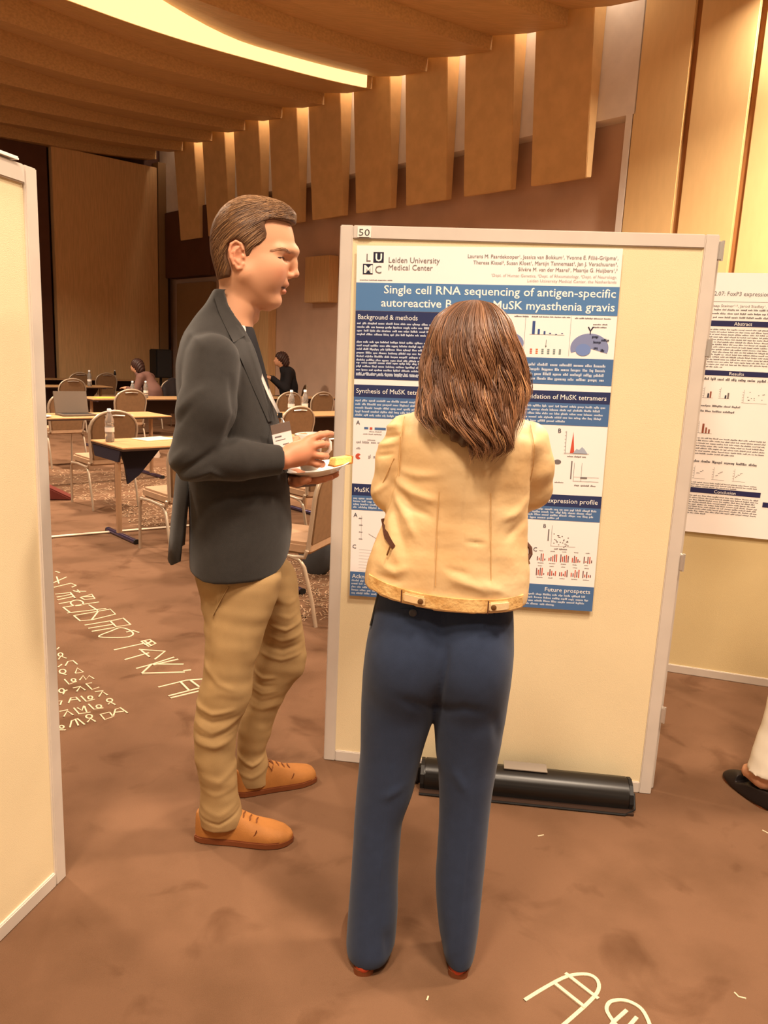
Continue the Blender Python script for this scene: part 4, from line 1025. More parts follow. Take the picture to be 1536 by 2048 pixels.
pd = poly_sdf(poly, Gh.ax[0], Gh.ax[2])[:, None, :].astype(np.float32)
Gh.clip(lambda x, y, z: pd + x * 0 + y * 0, .008)
V, Q = Gh.mesh(); V = relax(V, Q, 3, .5)
hr = np_obj('hair', V, Q, m_hairm, man)
# combed strands over the whole cap
r9 = np.random.default_rng(3); SV = []; SF = []; SC = []
c_lo, c_hi = np.array(lin((84, 56, 38))), np.array(lin((168, 126, 86)))
def ribbon(P, w0, col, flat=.5):
    P = np.array(P); n = len(P); k0 = len(SV); T = np.gradient(P, axis=0); T /= np.linalg.norm(T, axis=1, keepdims=True) + 1e-9
    ctr = np.array([0., 0., 1.78]); out = P - ctr; out /= np.linalg.norm(out, axis=1, keepdims=True); sd = np.cross(T, out); sd /= np.linalg.norm(sd, axis=1, keepdims=True) + 1e-9
    tt = np.linspace(0, 1, n); wd = w0 * np.sin(PI * np.clip(tt * .9 + .08, 0, 1)) ** .6
    for i in range(n): SV.extend([P[i] + sd[i] * wd[i], P[i] + out[i] * wd[i] * flat, P[i] - sd[i] * wd[i]]); SC.extend([col] * 3)
    for i in range(n - 1):
        q = k0 + i * 3
        for (u_, v_) in ((0, 1), (1, 2), (2, 0)): SF.append((q + u_, q + v_, q + 3 + v_, q + 3 + u_))
def pin(f, z):
    i, j = int((f - float(Gh.lo[0])) / Gh.h + .5), int((z - float(Gh.lo[2])) / Gh.h + .5)
    return 0 <= i < Gh.n[0] and 0 <= j < Gh.n[2] and pd[i, 0, j] < -.003 and Gh.D[i, :, j].min() < -.002
top_z = lambda f, y: None
zax = Gh.ax[2]
def surf_z(f, y):
    i = int(np.clip(round((f - float(Gh.lo[0])) / Gh.h), 0, Gh.n[0] - 1)); j = int(np.clip(round((y - float(Gh.lo[1])) / Gh.h), 0, Gh.n[1] - 1)); idx = np.nonzero(Gh.D[i, j, :] < 0)[0]
    return float(zax[idx[-1]]) + .002 if len(idx) else None
for i in range(2600):
    sd_ = -1 if i % 3 else 1
    f, z = (r9.uniform(-.105, .115), r9.uniform(1.69, 1.885)) if i % 4 else (r9.uniform(.07, .121), r9.uniform(1.832, 1.892)); P = []; v = r9.random()
    for st in range(10):
        if not pin(f, z): break
        y = Gh.surf_y(f, z, sd_); P.append((f, y + sd_ * .0008, z))
        phi = np.interp(z, [1.68, 1.74, 1.80, 1.85, 1.89], [1.15, .85, .58, .38, .10]) + np.interp(f, [-.11, -.04, .06, .12], [.35, .1, 0, -.25]) + .12 * (v - .5)
        f -= .0085 * math.cos(phi); z -= .0085 * math.sin(phi)
    if len(P) >= 4: ribbon(P, r9.uniform(.0006, .0012), c_lo + (c_hi - c_lo) * r9.random() ** 1.4)
for i in range(520):
    y0 = r9.uniform(-.068, .068); f = r9.uniform(-.04, .118); P = []; v = r9.random()
    for st in range(11):
        zt = surf_z(f, y0)
        if zt is None or zt < 1.80: break
        P.append((f, y0, zt)); f -= .0095; y0 *= 1.012
    if len(P) >= 5:
        P = np.array(P); P[1:-1] = (P[:-2] + P[1:-1] * 2 + P[2:]) / 4; ribbon(P, r9.uniform(.0008, .0014), c_lo + (c_hi - c_lo) * (.25 + .75 * r9.random()))
m_strand = attr_mat('hair_strand_brown', rough=.38, spec=.5)
ss = np_obj('hair_strands', np.array(SV), np.array(SF), m_strand, hr, np.array(SC)); ss['kind'] = 'stuff'

# lashes, eyebrows
m_lash = mat('lash_dark', (58, 36, 26), rough=.6)
for s in (-1, 1):
    B().tube([(f_, G.surf_y(f_, z_, s) + s * .0006, z_) for f_, z_ in ((.0900, 1.7440), (.0870, 1.7436), (.0835, 1.7426), (.0790, 1.7416), (.0745, 1.7410), (.0705, 1.7412))], [.0009, .0016, .0021, .0020, .0014, .0006], 6).build('eyelash', m_lash, man)
EV = []; SV, SF, SC = [], [], []
def body_y(f, z, side): return G.surf_y(f, z, side)
for i in range(360):
    s = -1 if i % 2 else 1; t = r9.random(); f = .108 - .052 * t; z = 1.7585 + .0055 * math.sin(PI * min(1, t * 1.1)) + r9.normal(0, .0022) * (1 - .5 * t) - .001
    P = []
    for q in range(4): ff, zz = f - .0028 * q, z + .0008 * q - .0007 * t * q * q; P.append((ff, body_y(ff, zz, s) + s * .0006, zz))
    if max(abs(p[1]) for p in P) < .07: ribbon(P, .0006, BROW * r9.uniform(.7, 1.1))
eb = np_obj('eyebrows', np.array(SV), np.array(SF), m_strand, man, np.array(SC)); eb['kind'] = 'stuff'

# ---- shirt seen in the neck opening
Gs = Fld((-.2, -.2, 1.2), (.12, .22, 1.58), .006)
Gs.stack([(1.22, -.15, .100, .0, .14), (1.35, -.16, .064, .0, .14), (1.45, -.14, .040, .0, .12), (1.53, -.118, .016, 0, .082), (1.555, -.112, .008, 0, .068)], .01)
V, Q = Gs.mesh(); np_obj('shirt', V, Q, m_navy_shirt, man)

# ---- blazer
Gj = Fld((-.30, -.38, .80), (.20, .40, 1.70), .0048)
Gj.stack([(.845, -.168, .112, .03, .205), (.90, -.17, .122, .03, .207), (.97, -.17, .128, .03, .207), (1.05, -.172, .122, .025, .205), (1.15, -.182, .113, .02, .205), (1.25, -.192, .096, .02, .208), (1.35, -.200, .069, .02, .213), (1.43, -.203, .045, .02, .215), (1.50, -.192, .025, .02, .19), (1.545, -.172, .010, .02, .15), (1.58, -.150, -.004, .01, .105), (1.61, -.125, -.02, .0, .078), (1.65, -.102, -.045, .0, .062)], .02, p=2.5, egg=.26)
for (sh, el, cu, sg) in (((-.092, -.185, 1.462), (-.142, -.235, 1.212), (.078, -.155, 1.200), -1), ((-.092, .225, 1.462), (-.125, .275, 1.19), (.055, .105, 1.13), 1)):
    sh, el, cu = map(np.array, (sh, el, cu)); mid = (sh + el) / 2 + np.array([.008, sg * .014, 0])
    Gj.chain([sh, mid, el], [.066, .073, .060], .02); Gj.chain([el, (el + cu) / 2 + np.array([0, sg * .008, -.002]), cu], [.060, .0535, .0415], .012)
    d = (cu - el) / np.linalg.norm(cu - el)
    Gj.cone(cu + d * .012, cu + d * .06, .036, .036, .004, sub=True)
    Gj.clip(lambda x, y, z: np.where(((x - cu[0]) ** 2 + (y - cu[1]) ** 2 + (z - cu[2]) ** 2) < .06 ** 2, (x - cu[0]) * d[0] + (y - cu[1]) * d[1] + (z - cu[2]) * d[2] - .006, -1.0))
# rounded front corner of the hem, neck opening and V front
Gj.clip(lambda x, y, z: np.where((z < .945) & (x > .034), np.hypot(x - .034, z - .945) - .096, -1.0) + 0 * y)
Gj.clip(lambda x, y, z: .853 - z + .12 * np.maximum(-.09 - x, 0) + 0 * y)
Gj.stack([(1.47, -.110, .05, 0, .050), (1.53, -.106, .05, 0, .060), (1.58, -.103, .06, 0, .062), (1.62, -.100, .08, 0, .058), (1.68, -.098, .1, 0, .056)], .006, sub=True)
def vcut(x, y, z):   # wedge cut in front, narrowing downwards to the button
    wd = .012 + .055 * np.clip((z - 1.20) / .33, 0, 1); dep = .045 * np.clip((z - 1.19) / .25, 0, 1) + .0
    return np.maximum(np.maximum(np.abs(y - .0) - wd, 1.2 - z), -(x - (.10 - .26 * (z - 1.17) - dep)))
Gj.op(vcut, (-.1, -.1, 1.2), (.2, .1, 1.62), .01, sub=True)
V, Q = Gj.mesh(); V = relax(V, Q, 2, .5); N = np_normals(V, Q)
V = creases(V, N, [([(-.20, 1.165), (-.14, 1.20), (-.09, 1.235)], .010, -.009), ([(-.195, 1.20), (-.15, 1.245)], .012, .007), ([(-.19, 1.15), (-.10, 1.185), (-.06, 1.16)], .009, .006), ([(-.18, 1.33), (-.10, 1.40)], .014, .006), ([(-.19, 1.29), (-.13, 1.37)], .010, -.005),
                   ([(-.05, 1.42), (-.035, 1.33), (-.06, 1.26)], .010, -.008), ([(-.12, 1.09), (.02, 1.11), (.09, 1.10)], .012, -.005), ([(-.10, 1.06), (.04, 1.07)], .016, .004), ([(-.17, 1.53), (-.12, 1.50)], .012, .004)], side=-1)
V = wobble(V, N, .0018, 16, 5)
bl = np_obj('blazer', V, Q, m_blazer, man)

def drape(G_, pts, off, side=-1):
    return [(x, G_.surf_y(x, z, side) + side * off, z) for x, z in pts]
def patch(G_, left, right, off, th, side=-1, n=14, m_=4):
    """thin slab between two polylines (x,z) lying on the surface of a garment"""
    def res(L, n):
        L = np.array(L, float); d = np.r_[0, np.cumsum(np.linalg.norm(np.diff(L, axis=0), axis=1))]; t = np.linspace(0, d[-1], n); return np.stack([np.interp(t, d, L[:, 0]), np.interp(t, d, L[:, 1])], 1)
    A, C = res(left, n), res(right, n); V = []
    for i in range(n):
        for j in range(m_ + 1):
            p = A[i] + (C[i] - A[i]) * j / m_; y = G_.surf_y(p[0], p[1], side); V.append((p[0], y + side * off, p[1]))
    Y = np.array(V)[:, 1].reshape(n, m_ + 1)
    for _ in range(3): Yp = np.pad(Y, 1, 'edge'); Y = (Y * 2 + Yp[:-2, 1:-1] + Yp[2:, 1:-1] + Yp[1:-1, :-2] + Yp[1:-1, 2:]) / 6
    V = [(v[0], float(y), v[2]) for v, y in zip(V, Y.ravel())]
    K = n * (m_ + 1); V += [(x, y - side * th, z) for x, y, z in V]; Fc = []
    for i in range(n - 1):
        for j in range(m_):
            a = i * (m_ + 1) + j; q = (a, a + 1, a + m_ + 2, a + m_ + 1); Fc += [q, tuple(K + v for v in q[::-1])]
    rim = [j for j in range(m_ + 1)] + [i * (m_ + 1) + m_ for i in range(1, n)] + [(n - 1) * (m_ + 1) + j for j in range(m_ - 1, -1, -1)] + [i * (m_ + 1) for i in range(n - 2, 0, -1)]
    for i in range(len(rim)): a, c = rim[i], rim[(i + 1) % len(rim)]; Fc.append((a, c, K + c, K + a))
    return B().add(V, Fc)
patch(Gj, [(-.098, 1.628), (-.084, 1.585), (-.064, 1.545), (-.044, 1.508)], [(-.078, 1.628), (-.058, 1.592), (-.034, 1.556), (-.014, 1.530)], .006, .008).build('collar', m_blazer, bl, smooth=True)
patch(Gj, [(-.046, 1.512), (-.030, 1.478), (.004, 1.400), (.050, 1.300)], [(-.008, 1.540), (.012, 1.480), (.035, 1.400), (.062, 1.300)], .007, .007).build('lapel', m_blazer, bl, smooth=True)
patch(Gj, [(-.034, 1.512), (-.018, 1.478), (.01, 1.400), (.050, 1.300)], [(-.0, 1.530), (.022, 1.480), (.043, 1.400), (.070, 1.300)], .007, .007, side=1).build('lapel', m_blazer, bl, smooth=True)
# back flap beside the open vent
fp = B(); V = []; Fc = []
prof = [(-.208, 1.135), (-.216, 1.06), (-.226, .97), (-.233, .905)]; ys = np.linspace(-.125, .15, 9)
for (f, z) in prof:
    for i, y in enumerate(ys): V.append((f + .55 * (y - .01) ** 2 * 3 + (.012 if i == 0 else 0), y, z - (.02 if (i > 0 and z < .95) else 0)))
for i in range(3):
    for j in range(8): a = i * 9 + j; Fc.append((a, a + 1, a + 10, a + 9))
fo_ = fp.add(V, Fc).build('vent_flap', m_blazer, bl, smooth=True); md = fo_.modifiers.new('thickness', 'SOLIDIFY'); md.thickness = .006
b_ = B().lathe([(.0095, 0), (.0105, .002), (.0085, .0045), (.002, .0045)], n=14, M=Matrix.Rotation(PI / 2, 3, 'Y')); b_.build('button', mat('button_horn', (58, 46, 36), rough=.35), bl, loc=(.112, -.02, 1.118))

# ---- trousers
Gt = Fld((-.26, -.26, .03), (.26, .36, .98), .0045)
Gt.stack([(.055, -.138, -.012, -.075, .058), (.10, -.141, -.014, -.076, .060), (.15, -.138, -.022, -.078, .058), (.226, -.144, -.029, -.080, .060), (.30, -.154, -.031, -.082, .064), (.375, -.155, -.027, -.084, .067), (.43, -.150, -.006, -.084, .070), (.48, -.146, .012, -.084, .073), (.55, -.128, .019, -.082, .077), (.63, -.124, .036, -.078, .084), (.705, -.126, .059, -.070, .090), (.78, -.130, .084, -.062, .094), (.84, -.140, .096, -.06, .094), (.88, -.14, .075, -.05, .09), (.95, -.13, .05, -.04, .09)], .02, p=2.15)
Gt.stack([(.018, -.028, .078, .195, .056), (.06, -.033, .074, .194, .057), (.10, -.032, .075, .193, .056), (.152, -.031, .066, .192, .056), (.20, -.030, .078, .190, .059), (.286, -.014, .102, .186, .063), (.36, .010, .130, .182, .067), (.412, .015, .162, .178, .071), (.445, .018, .190, .176, .073), (.50, .026, .196, .172, .076), (.561, .040, .188, .166, .080), (.62, .040, .176, .158, .085), (.70, .0, .166, .146, .092), (.78, -.06, .156, .134, .096), (.82, -.08, .142, .13, .096), (.86, -.12, .10, .12, .09), (.95, -.12, .05, .10, .09)], .02, p=2.15)
Gt.stack([(.76, -.135, .07, .035, .12), (.84, -.150, .085, .035, .15), (.90, -.150, .06, .03, .15), (.96, -.14, .05, .03, .14)], .05)
V, Q = Gt.mesh(); V = relax(V, Q, 2, .5); N = np_normals(V, Q)
near = V[:, 1] < .045
L1 = [([(-.15, .47), (-.10, .455), (-.04, .465)], .008, .006), ([(-.152, .445), (-.10, .425), (-.03, .44)], .007, -.005), ([(-.155, .42), (-.10, .395), (-.04, .42), (.0, .445)], .009, .007), ([(-.156, .385), (-.10, .375), (-.03, .405)], .007, -.005), ([(-.155, .36), (-.09, .35), (-.04, .37)], .009, .005),
      ([(-.125, .60), (-.08, .55), (-.04, .53)], .012, .006), ([(-.13, .50), (-.07, .52), (-.01, .50)], .010, .004), ([(-.10, .80), (-.115, .72), (-.12, .64)], .012, -.006), ([(-.075, .83), (-.095, .74)], .008, .005), ([(-.14, .20), (-.09, .185), (-.03, .20)], .009, .005), ([(-.138, .14), (-.08, .115), (-.02, .145)], .008, .006), ([(-.137, .10), (-.08, .085), (-.02, .115)], .007, -.005), ([(-.13, .25), (-.08, .23), (-.035, .26)], .011, .004), ([(.09, .80), (.02, .82), (-.04, .83)], .012, .003)]
L2 = [([(.06, .60), (.11, .585), (.17, .60)], .009, .006), ([(.06, .57), (.11, .55), (.17, .565)], .008, -.005), ([(.07, .64), (.12, .625), (.165, .64)], .009, .006), ([(.09, .68), (.13, .665), (.16, .675)], .008, .005), ([(.09, .73), (.13, .715), (.16, .725)], .008, .006), ([(.05, .53), (.11, .515), (.17, .53)], .009, .005),
      ([(.02, .46), (.05, .445), (.09, .45)], .007, .006), ([(.018, .43), (.05, .415), (.09, .42)], .006, -.005), ([(.015, .40), (.05, .39), (.09, .40)], .007, .006), ([(.012, .37), (.05, .36), (.10, .375)], .007, -.005), ([(.01, .34), (.05, .335), (.09, .345)], .008, .005), ([(-.03, .15), (.02, .12), (.06, .14)], .009, .006), ([(-.03, .09), (.02, .075), (.07, .10)], .008, .005), ([(.02, .28), (.06, .25)], .012, .004)]
L1 = [(a_, w_ * (1 + .3 * math.sin(i * 2.1)), m_ * (.55 + .3 * math.sin(i * 1.7 + 1))) for i, (a_, w_, m_) in enumerate(L1)]; L2 = [(a_, w_ * (1 + .3 * math.sin(i * 2.1)), m_ * (.6 + .3 * math.sin(i * 1.3))) for i, (a_, w_, m_) in enumerate(L2)]
V1 = creases(V, N, L1, side=-1); V2 = creases(V, N, L2, side=-1); V = np.where(near[:, None], V1, V2)
V = wobble(V, N, .0030, 20, 9, (1, 1, 1.3))
tr = np_obj('trousers', V, Q, m_khaki, man)
B().tube(drape(Gt, [(-.055, .84), (-.075, .80), (-.098, .75)], .004), .0022, 5).build('pocket_seam', m_khaki, tr)

# ---- shoes
def shoe(x0, y0, yaw, parent, L=.30, upper=m_tan, sole=m_sole, h=.105, laces=True):
    t = empty('shoe', (x0, y0, 0), yaw, parent=parent)
    Gq = Fld((-.02, -.075, -.005), (L + .02, .075, .16), .0038)
    def outl(x, a=1.0): return a * np.interp(x, [0, .02, .06, .12, .18, .23, .27, .292, .30], [.022, .034, .038, .040, .047, .050, .041, .024, .004])
    def top(x): return np.interp(x, [0, .03, .07, .10, .13, .18, .23, .27, .30], [h * .86, h * .93, h, h, h * .88, .068, .056, .046, .030])
    def fu(x, y, z):
        xs = x.ravel(); w_ = outl(xs)[:, None, None]; tp_ = top(xs)[:, None, None]; zr = np.clip((z - .02) / (tp_ - .02), 0, 1); wz = w_ * np.sqrt(np.clip(1 - zr ** 2.6 * .80, 0.02, 1)); return np.maximum(np.maximum((np.abs(y) - wz), z - tp_), np.maximum(.012 - z, np.maximum(-x, x - L))) * .8
    Gq.op(fu, (0, -.06, .0), (L, .06, .14), 0); Gq.ell((.055, 0, .125), (.046, .030, .05), .01, sub=True)
    V, Q = Gq.mesh(); V = relax(V, Q, 3, .5); up = np_obj('upper', V, Q, upper, t)
    bq = B(); P = []
    xs = np.linspace(0, L + .004, 24); ring = [(x - .002, -float(outl(np.array([min(x, L)]))[0]) - .004) for x in xs] + [(x - .002, float(outl(np.array([min(x, L)]))[0]) + .004) for x in xs[::-1]]
    bq.prism(ring, 0.0, .021, lambda a_, b2, hh: (a_, b2, hh)).build('sole', sole, t, bevel=.003)
    if laces:
        for i in range(4):
            x = .125 + i * .020; z = float(top(np.array([x]))[0]) + .001
            B().tube([(x, -.026, z - .012), (x + .004, -.012, z), (x + .002, 0, z + .002), (x + .004, .012, z), (x, .026, z - .012)], .0022, 6).build('lace', m_lace, up)
        for s in (-1, 1): B().tube([(.122, 0, .100), (.112, s * .012, .106), (.108, s * .030, .098), (.118, s * .036, .082), (.126, s * .02, .09), (.122, 0, .099)], .002, 6).build('lace_bow', m_lace, up)
        B().tube([(x_, s_ * (float(outl(np.array([x_]))[0]) * .93), z_) for s_ in (-1,) for x_, z_ in ((.195, .060), (.190, .045), (.178, .03), (.165, .023))], .0016, 5).build('toe_seam', sole, up)
    return t
m_lace = mat('lace_brown', (120, 70, 34), rough=.7)
shoe(-.150, -.055, math.radians(-11), man); shoe(-.035, .170, math.radians(16), man, L=.285)

# ---- lanyard with badge
ly = empty('lanyard_badge', (-0.40, 2.23, 0), math.atan2(.18, .98), 'white lanyard with a name badge hanging on the man\'s chest', 'badge')
m_lan = mat('lanyard_grey_white', (206, 196, 188), rough=.7); 
def band(P, wd, name):
    V = []; 
    for i, p in enumerate(P): V += [(p[0] - wd * .3, p[1] - wd * .45, p[2]), (p[0] + wd * .3, p[1] + wd * .45, p[2])]
    Fc = [(2 * i, 2 * i + 1, 2 * i + 3, 2 * i + 2) for i in range(len(P) - 1)]
    o = B().add(V, Fc).build(name, m_lan, ly, smooth=True); q = o.modifiers.new('thickness', 'SOLIDIFY'); q.thickness = .0016; return o
band([(-.020, -.064, 1.556), (.004, -.066, 1.500), (.028, -.076, 1.430), (.054, -.092, 1.370), (.080, -.104, 1.322)], .014, 'strap')
band([(-.016, .055, 1.556), (.010, .045, 1.480), (.036, .0, 1.420), (.062, -.060, 1.360), (.080, -.100, 1.324)], .012, 'strap')
B().box((.083, -.104, 1.318), (.012, .012, .014)).build('crimp', m_black, ly); B().tube([(.084, -.106, 1.312), (.091, -.116, 1.304), (.093, -.122, 1.294), (.089, -.124, 1.288)], .0026, 6).build('clip', m_steel, ly)
Mb = Matrix.Rotation(math.radians(-12), 4, 'Y')
bd = empty('badge_holder', (.0905, -.128, 1.250), parent=ly); bd.rotation_euler = (0, math.radians(-12), math.radians(22))
B().box((0, 0, 0), (.058, .0022, .098)).build('card', mat('badge_card', (238, 228, 226), rough=.3), bd); B().box((0, -.0002, .0365), (.0585, .003, .025)).build('top_strip', mat('badge_clear_strip', (112, 96, 88), rough=.2, spec=.6), bd)
for (x0, z0, w_, h_) in ((-.022, .014, .02, .004), (-.002, -.010, .018, .003), (-.006, -.024, .026, .004), (-.022, .004, .03, .002)): B().box((x0 + w_ / 2, -.0013, z0), (w_, .0003, h_)).build('print_line', I_grey, bd)

# ---- plate, cup, cake
m_por = mat('white_porcelain', (246, 240, 232), rough=.18, spec=.6)
def man_pt(x, y, z): return man.matrix_basis @ Vector((x, y, z))
yaw_m = math.atan2(.18, .98)
Mt = (Matrix.Rotation(yaw_m, 4, 'Z') @ Matrix.Rotation(math.radians(-11), 4, 'Y'))
def rot_m(x): return Mt.to_euler()
pt = B().lathe([(.0, 0), (.055, 0), (.060, .002), (.072, .012), (.094, .020), (.0955, .022), (.093, .0235), (.070, .016), (.058, .007), (.0, .006)], n=40).build('plate', m_por, None, smooth=True)
M0 = Matrix.Translation(Vector((-0.40, 2.23, 0))) @ Matrix.Rotation(yaw_m, 4, 'Z')
pt.matrix_world = M0 @ Matrix.Translation((.204, -.020, 1.1440)) @ Matrix.Rotation(math.radians(-11), 4, 'Y')
tag(pt, 'round white plate held by the man in front of the board', 'plate')
cu_ = empty('coffee_cup', label='white coffee cup in the man\'s hand on the plate', cat='cup'); cu_.matrix_world = M0 @ Matrix.Translation((.172, -.058, 1.1600)) @ Matrix.Rotation(math.radians(-4), 4, 'Y')
B().lathe([(.0, .004), (.020, .004), (.022, 0), (.025, .002), (.031, .02), (.037, .06), (.0385, .105), (.0370, .106), (.0345, .06), (.028, .02), (.0, .012)], n=28).build('body', m_por, cu_, smooth=True)
B().tube([(.036, -.012, .090), (.050, -.020, .092), (.060, -.024, .080), (.060, -.024, .060), (.050, -.020, .048), (.034, -.012, .045)], .0055, 8).build('handle', m_por, cu_, smooth=True)
ck = empty('cake_slice', label='slice of yellow sponge cake at the rim of the plate', cat='cake'); ck.matrix_world = M0 @ Matrix.Translation((.264, -.035, 1.1745)) @ Matrix.Rotation(math.radians(-9), 4, 'Y') @ Matrix.Rotation(.35, 4, 'Z')
B().prism([(-.030, 0), (.028, 0), (.032, .020), (-.022, .022)], -.022, .022, lambda a_, b2, hh: (a_, hh, b2)).build('crumb', mat('cake_yellow', (240, 206, 122), rough=.8, var=.08, scale=60, bump=.5, bscale=200), ck, bevel=.002)
B().prism([(-.0315, -.001), (.0295, -.001), (.034, .021), (.029, .021), (.026, .003), (-.03, .003)], -.0225, .0225, lambda a_, b2, hh: (a_, hh, b2)).build('crust', mat('cake_crust', (176, 112, 46), rough=.7), ck)
# ================================================================== the woman seen from behind (local x = right in the photo, local -y = towards the camera)
m_leather = mat('leather_cream', (228, 200, 154), rough=.5, rgb2=(204, 160, 104), scale=4.5, detail=3, bump=.3, bscale=45, spec=.4, contrast=(.36, .80))
m_leather2 = mat('leather_band', (226, 188, 126), rough=.5, rgb2=(192, 142, 80), scale=26, detail=4, bump=.6, bscale=90, spec=.4, contrast=(.35, .7))
m_slack = mat('trousers_slate_blue', (42, 52, 74), rough=.85, var=.05, scale=40, bump=.15, bscale=900, sheen=.1, spec=.2)
m_zip = mat('zip_brown', (78, 44, 30), rough=.5); m_brass = mat('button_brass', (120, 84, 50), rough=.4, metal=.5)
m_pump = mat('shoe_red', (196, 74, 44), rough=.35, spec=.5)
wom = empty('person', (.125, 1.70, 0), math.atan2(-.07, 1.0), 'woman with long brown hair in cream leather jacket and blue trousers facing the poster', 'person')

# ---- body: head, neck, trunk, folded arms with hands
Gb = Fld((-.2, -.12, .92), (.3, .34, 1.63), .0045)
Gb.ell((.052, .055, 1.525), (.070, .090, .082), .02); Gb.ell((.052, .085, 1.465), (.052, .060, .055), .03); Gb.ell((.052, .115, 1.432), (.028, .026, .022), .03)
Gb.chain([(.052, .150, 1.500), (.052, .160, 1.475)], [.008, .011], .012)
for s in (-1, 1): Gb.ell((.052 + s * .072, .055, 1.50), (.007, .016, .028), .005)
Gb.chain([(.05, .045, 1.46), (.045, .035, 1.38)], [.047, .052], .03)
Gb.stack([(.94, -.12, .17, .03, .09), (1.1, -.09, .16, .03, .085), (1.25, -.075, .17, .03, .09), (1.34, -.06, .16, .03, .08), (1.39, .0, .1, .03, .055)], .03)
for P in ([(-.075, .03, 1.325), (-.108, .06, 1.19), (.02, .225, 1.185), (.11, .235, 1.20)], [(.175, .03, 1.325), (.205, .07, 1.20), (.12, .245, 1.155), (.0, .26, 1.17)]): Gb.chain(P, [.04, .034, .028, .022], .015)
for (wr, dr, zz) in (((.11, .235, 1.20), 1, 1.20), ((.0, .26, 1.17), -1, 1.17)):
    kn = [(wr[0] + dr * .075, wr[1] - .004, zz + .024 - i * .019) for i in range(4)]
    fg = [[kn[i], (kn[i][0] + dr * .030, kn[i][1] - .012, kn[i][2]), (kn[i][0] + dr * (.048 - .004 * abs(i - 1)), kn[i][1] - .036, kn[i][2] - .003)] for i in range(4)]
    hand(Gb, wr, (wr[0] + dr * .042, wr[1], zz), kn, fg, [(wr[0] + dr * .03, wr[1] + .01, zz + .02), (wr[0] + dr * .055, wr[1] + .008, zz + .040), (wr[0] + dr * .08, wr[1], zz + .048)], rp=.021)
V, Q = Gb.mesh(); V = relax(V, Q, 1, .4); np_obj('body', V, Q, m_skin, wom, np.tile(SK, (len(V), 1)))

# ---- jacket
Gw = Fld((-.24, -.17, .90), (.33, .34, 1.47), .0042)
Gw.stack([(.925, -.162, .207, .025, .128), (.98, -.164, .213, .025, .127), (1.02, -.160, .213, .022, .124), (1.06, -.148, .206, .02, .120), (1.11, -.130, .200, .02, .116), (1.17, -.112, .196, .02, .114), (1.22, -.102, .196, .022, .116), (1.28, -.098, .202, .024, .118), (1.32, -.100, .207, .026, .112), (1.348, -.092, .194, .03, .096), (1.374, -.066, .162, .034, .078), (1.396, -.025, .128, .038, .062), (1.42, .0, .102, .04, .055), (1.445, .004, .098, .042, .053)], .02, p=2.6)
Gw.stack([(1.39, .012, .09, .045, .042), (1.47, .010, .092, .045, .045)], .004, sub=True)
for (P, rr) in (([(-.088, .035, 1.326), (-.104, .045, 1.26), (-.112, .062, 1.186)], [.040, .0465, .0485]), ([(-.112, .062, 1.186), (-.07, .15, 1.175), (-.005, .215, 1.183)], [.0485, .043, .036]),
                ([(.190, .035, 1.318), (.203, .050, 1.26), (.208, .075, 1.205)], [.045, .047, .0455]), ([(.208, .075, 1.205), (.185, .16, 1.165), (.135, .235, 1.150)], [.0455, .042, .036])): Gw.chain(P, rr, .014)
Gw.clip(lambda x, y, z: (.978 - .062 * (x + .16) - .014 * np.sin((x + .16) * 8.6) * (y < .03)) - z + 0 * y)
# hollow underneath so the hem is an open edge
Gw.stack([(.90, -.152, .197, .025, .118), (.985, -.152, .200, .025, .116), (1.0, -.10, .15, .025, .06)], .004, sub=True, p=2.6)
V, Q = Gw.mesh(); V = relax(V, Q, 2, .5); N = np_normals(V, Q)
LW_ = [([(-.098, 1.225), (-.06, 1.205), (-.01, 1.195)], .010, .006), ([(-.100, 1.205), (-.06, 1.175), (-.02, 1.16)], .009, -.005), ([(-.098, 1.19), (-.07, 1.150), (-.05, 1.11)], .010, .006), ([(-.10, 1.165), (-.085, 1.12), (-.07, 1.08)], .009, -.005), ([(-.095, 1.25), (-.05, 1.245), (.0, 1.25)], .009, .004),
       ([(-.11, 1.14), (-.10, 1.09), (-.08, 1.05)], .010, .004), ([(.195, 1.20), (.16, 1.17), (.13, 1.16)], .010, .004), ([(.19, 1.16), (.15, 1.12)], .010, -.004), ([(-.093, 1.36), (-.098, 1.30), (-.097, 1.23)], .0055, -.006), ([(.188, 1.365), (.196, 1.30), (.198, 1.22)], .0055, -.005),
       ([(-.14, 1.33), (-.10, 1.345)], .006, .005), ([(-.145, 1.31), (-.10, 1.322)], .005, -.005), ([(-.150, 1.29), (-.105, 1.305)], .006, .005), ([(-.148, 1.27), (-.11, 1.28)], .005, -.004), ([(-.155, 1.18), (-.12, 1.21)], .007, .004),
       ([(-.12, 1.04), (-.09, 1.03), (-.06, 1.045)], .010, .005), ([(-.13, 1.015), (-.08, 1.01)], .008, -.004), ([(.03, 1.03), (.08, 1.015), (.12, 1.0)], .010, .005), ([(.02, 1.05), (.07, 1.04)], .008, -.003), ([(.10, 1.02), (.15, 1.00)], .009, .004), ([(.06, 1.11), (.10, 1.108)], .005, -.003), ([(-.004, 1.21), (-.003, 1.10), (.0, .99)], .0028, -.0035), ([(.105, 1.215), (.112, 1.10), (.120, .985)], .0028, -.003), ([(.05, 1.30), (.052, 1.15), (.055, .99)], .0022, -.0015)]
V = creases(V, N, LW_, side=-1); V = wobble(V, N, .0022, 26, 3)
jk = np_obj('jacket', V, Q, m_leather, wom)
def hemz(x): return .978 - .062 * (x + .16) - .014 * math.sin((x + .16) * 8.6)
xs = [-.150, -.12, -.08, -.04, 0, .04, .08, .12, .16, .195]
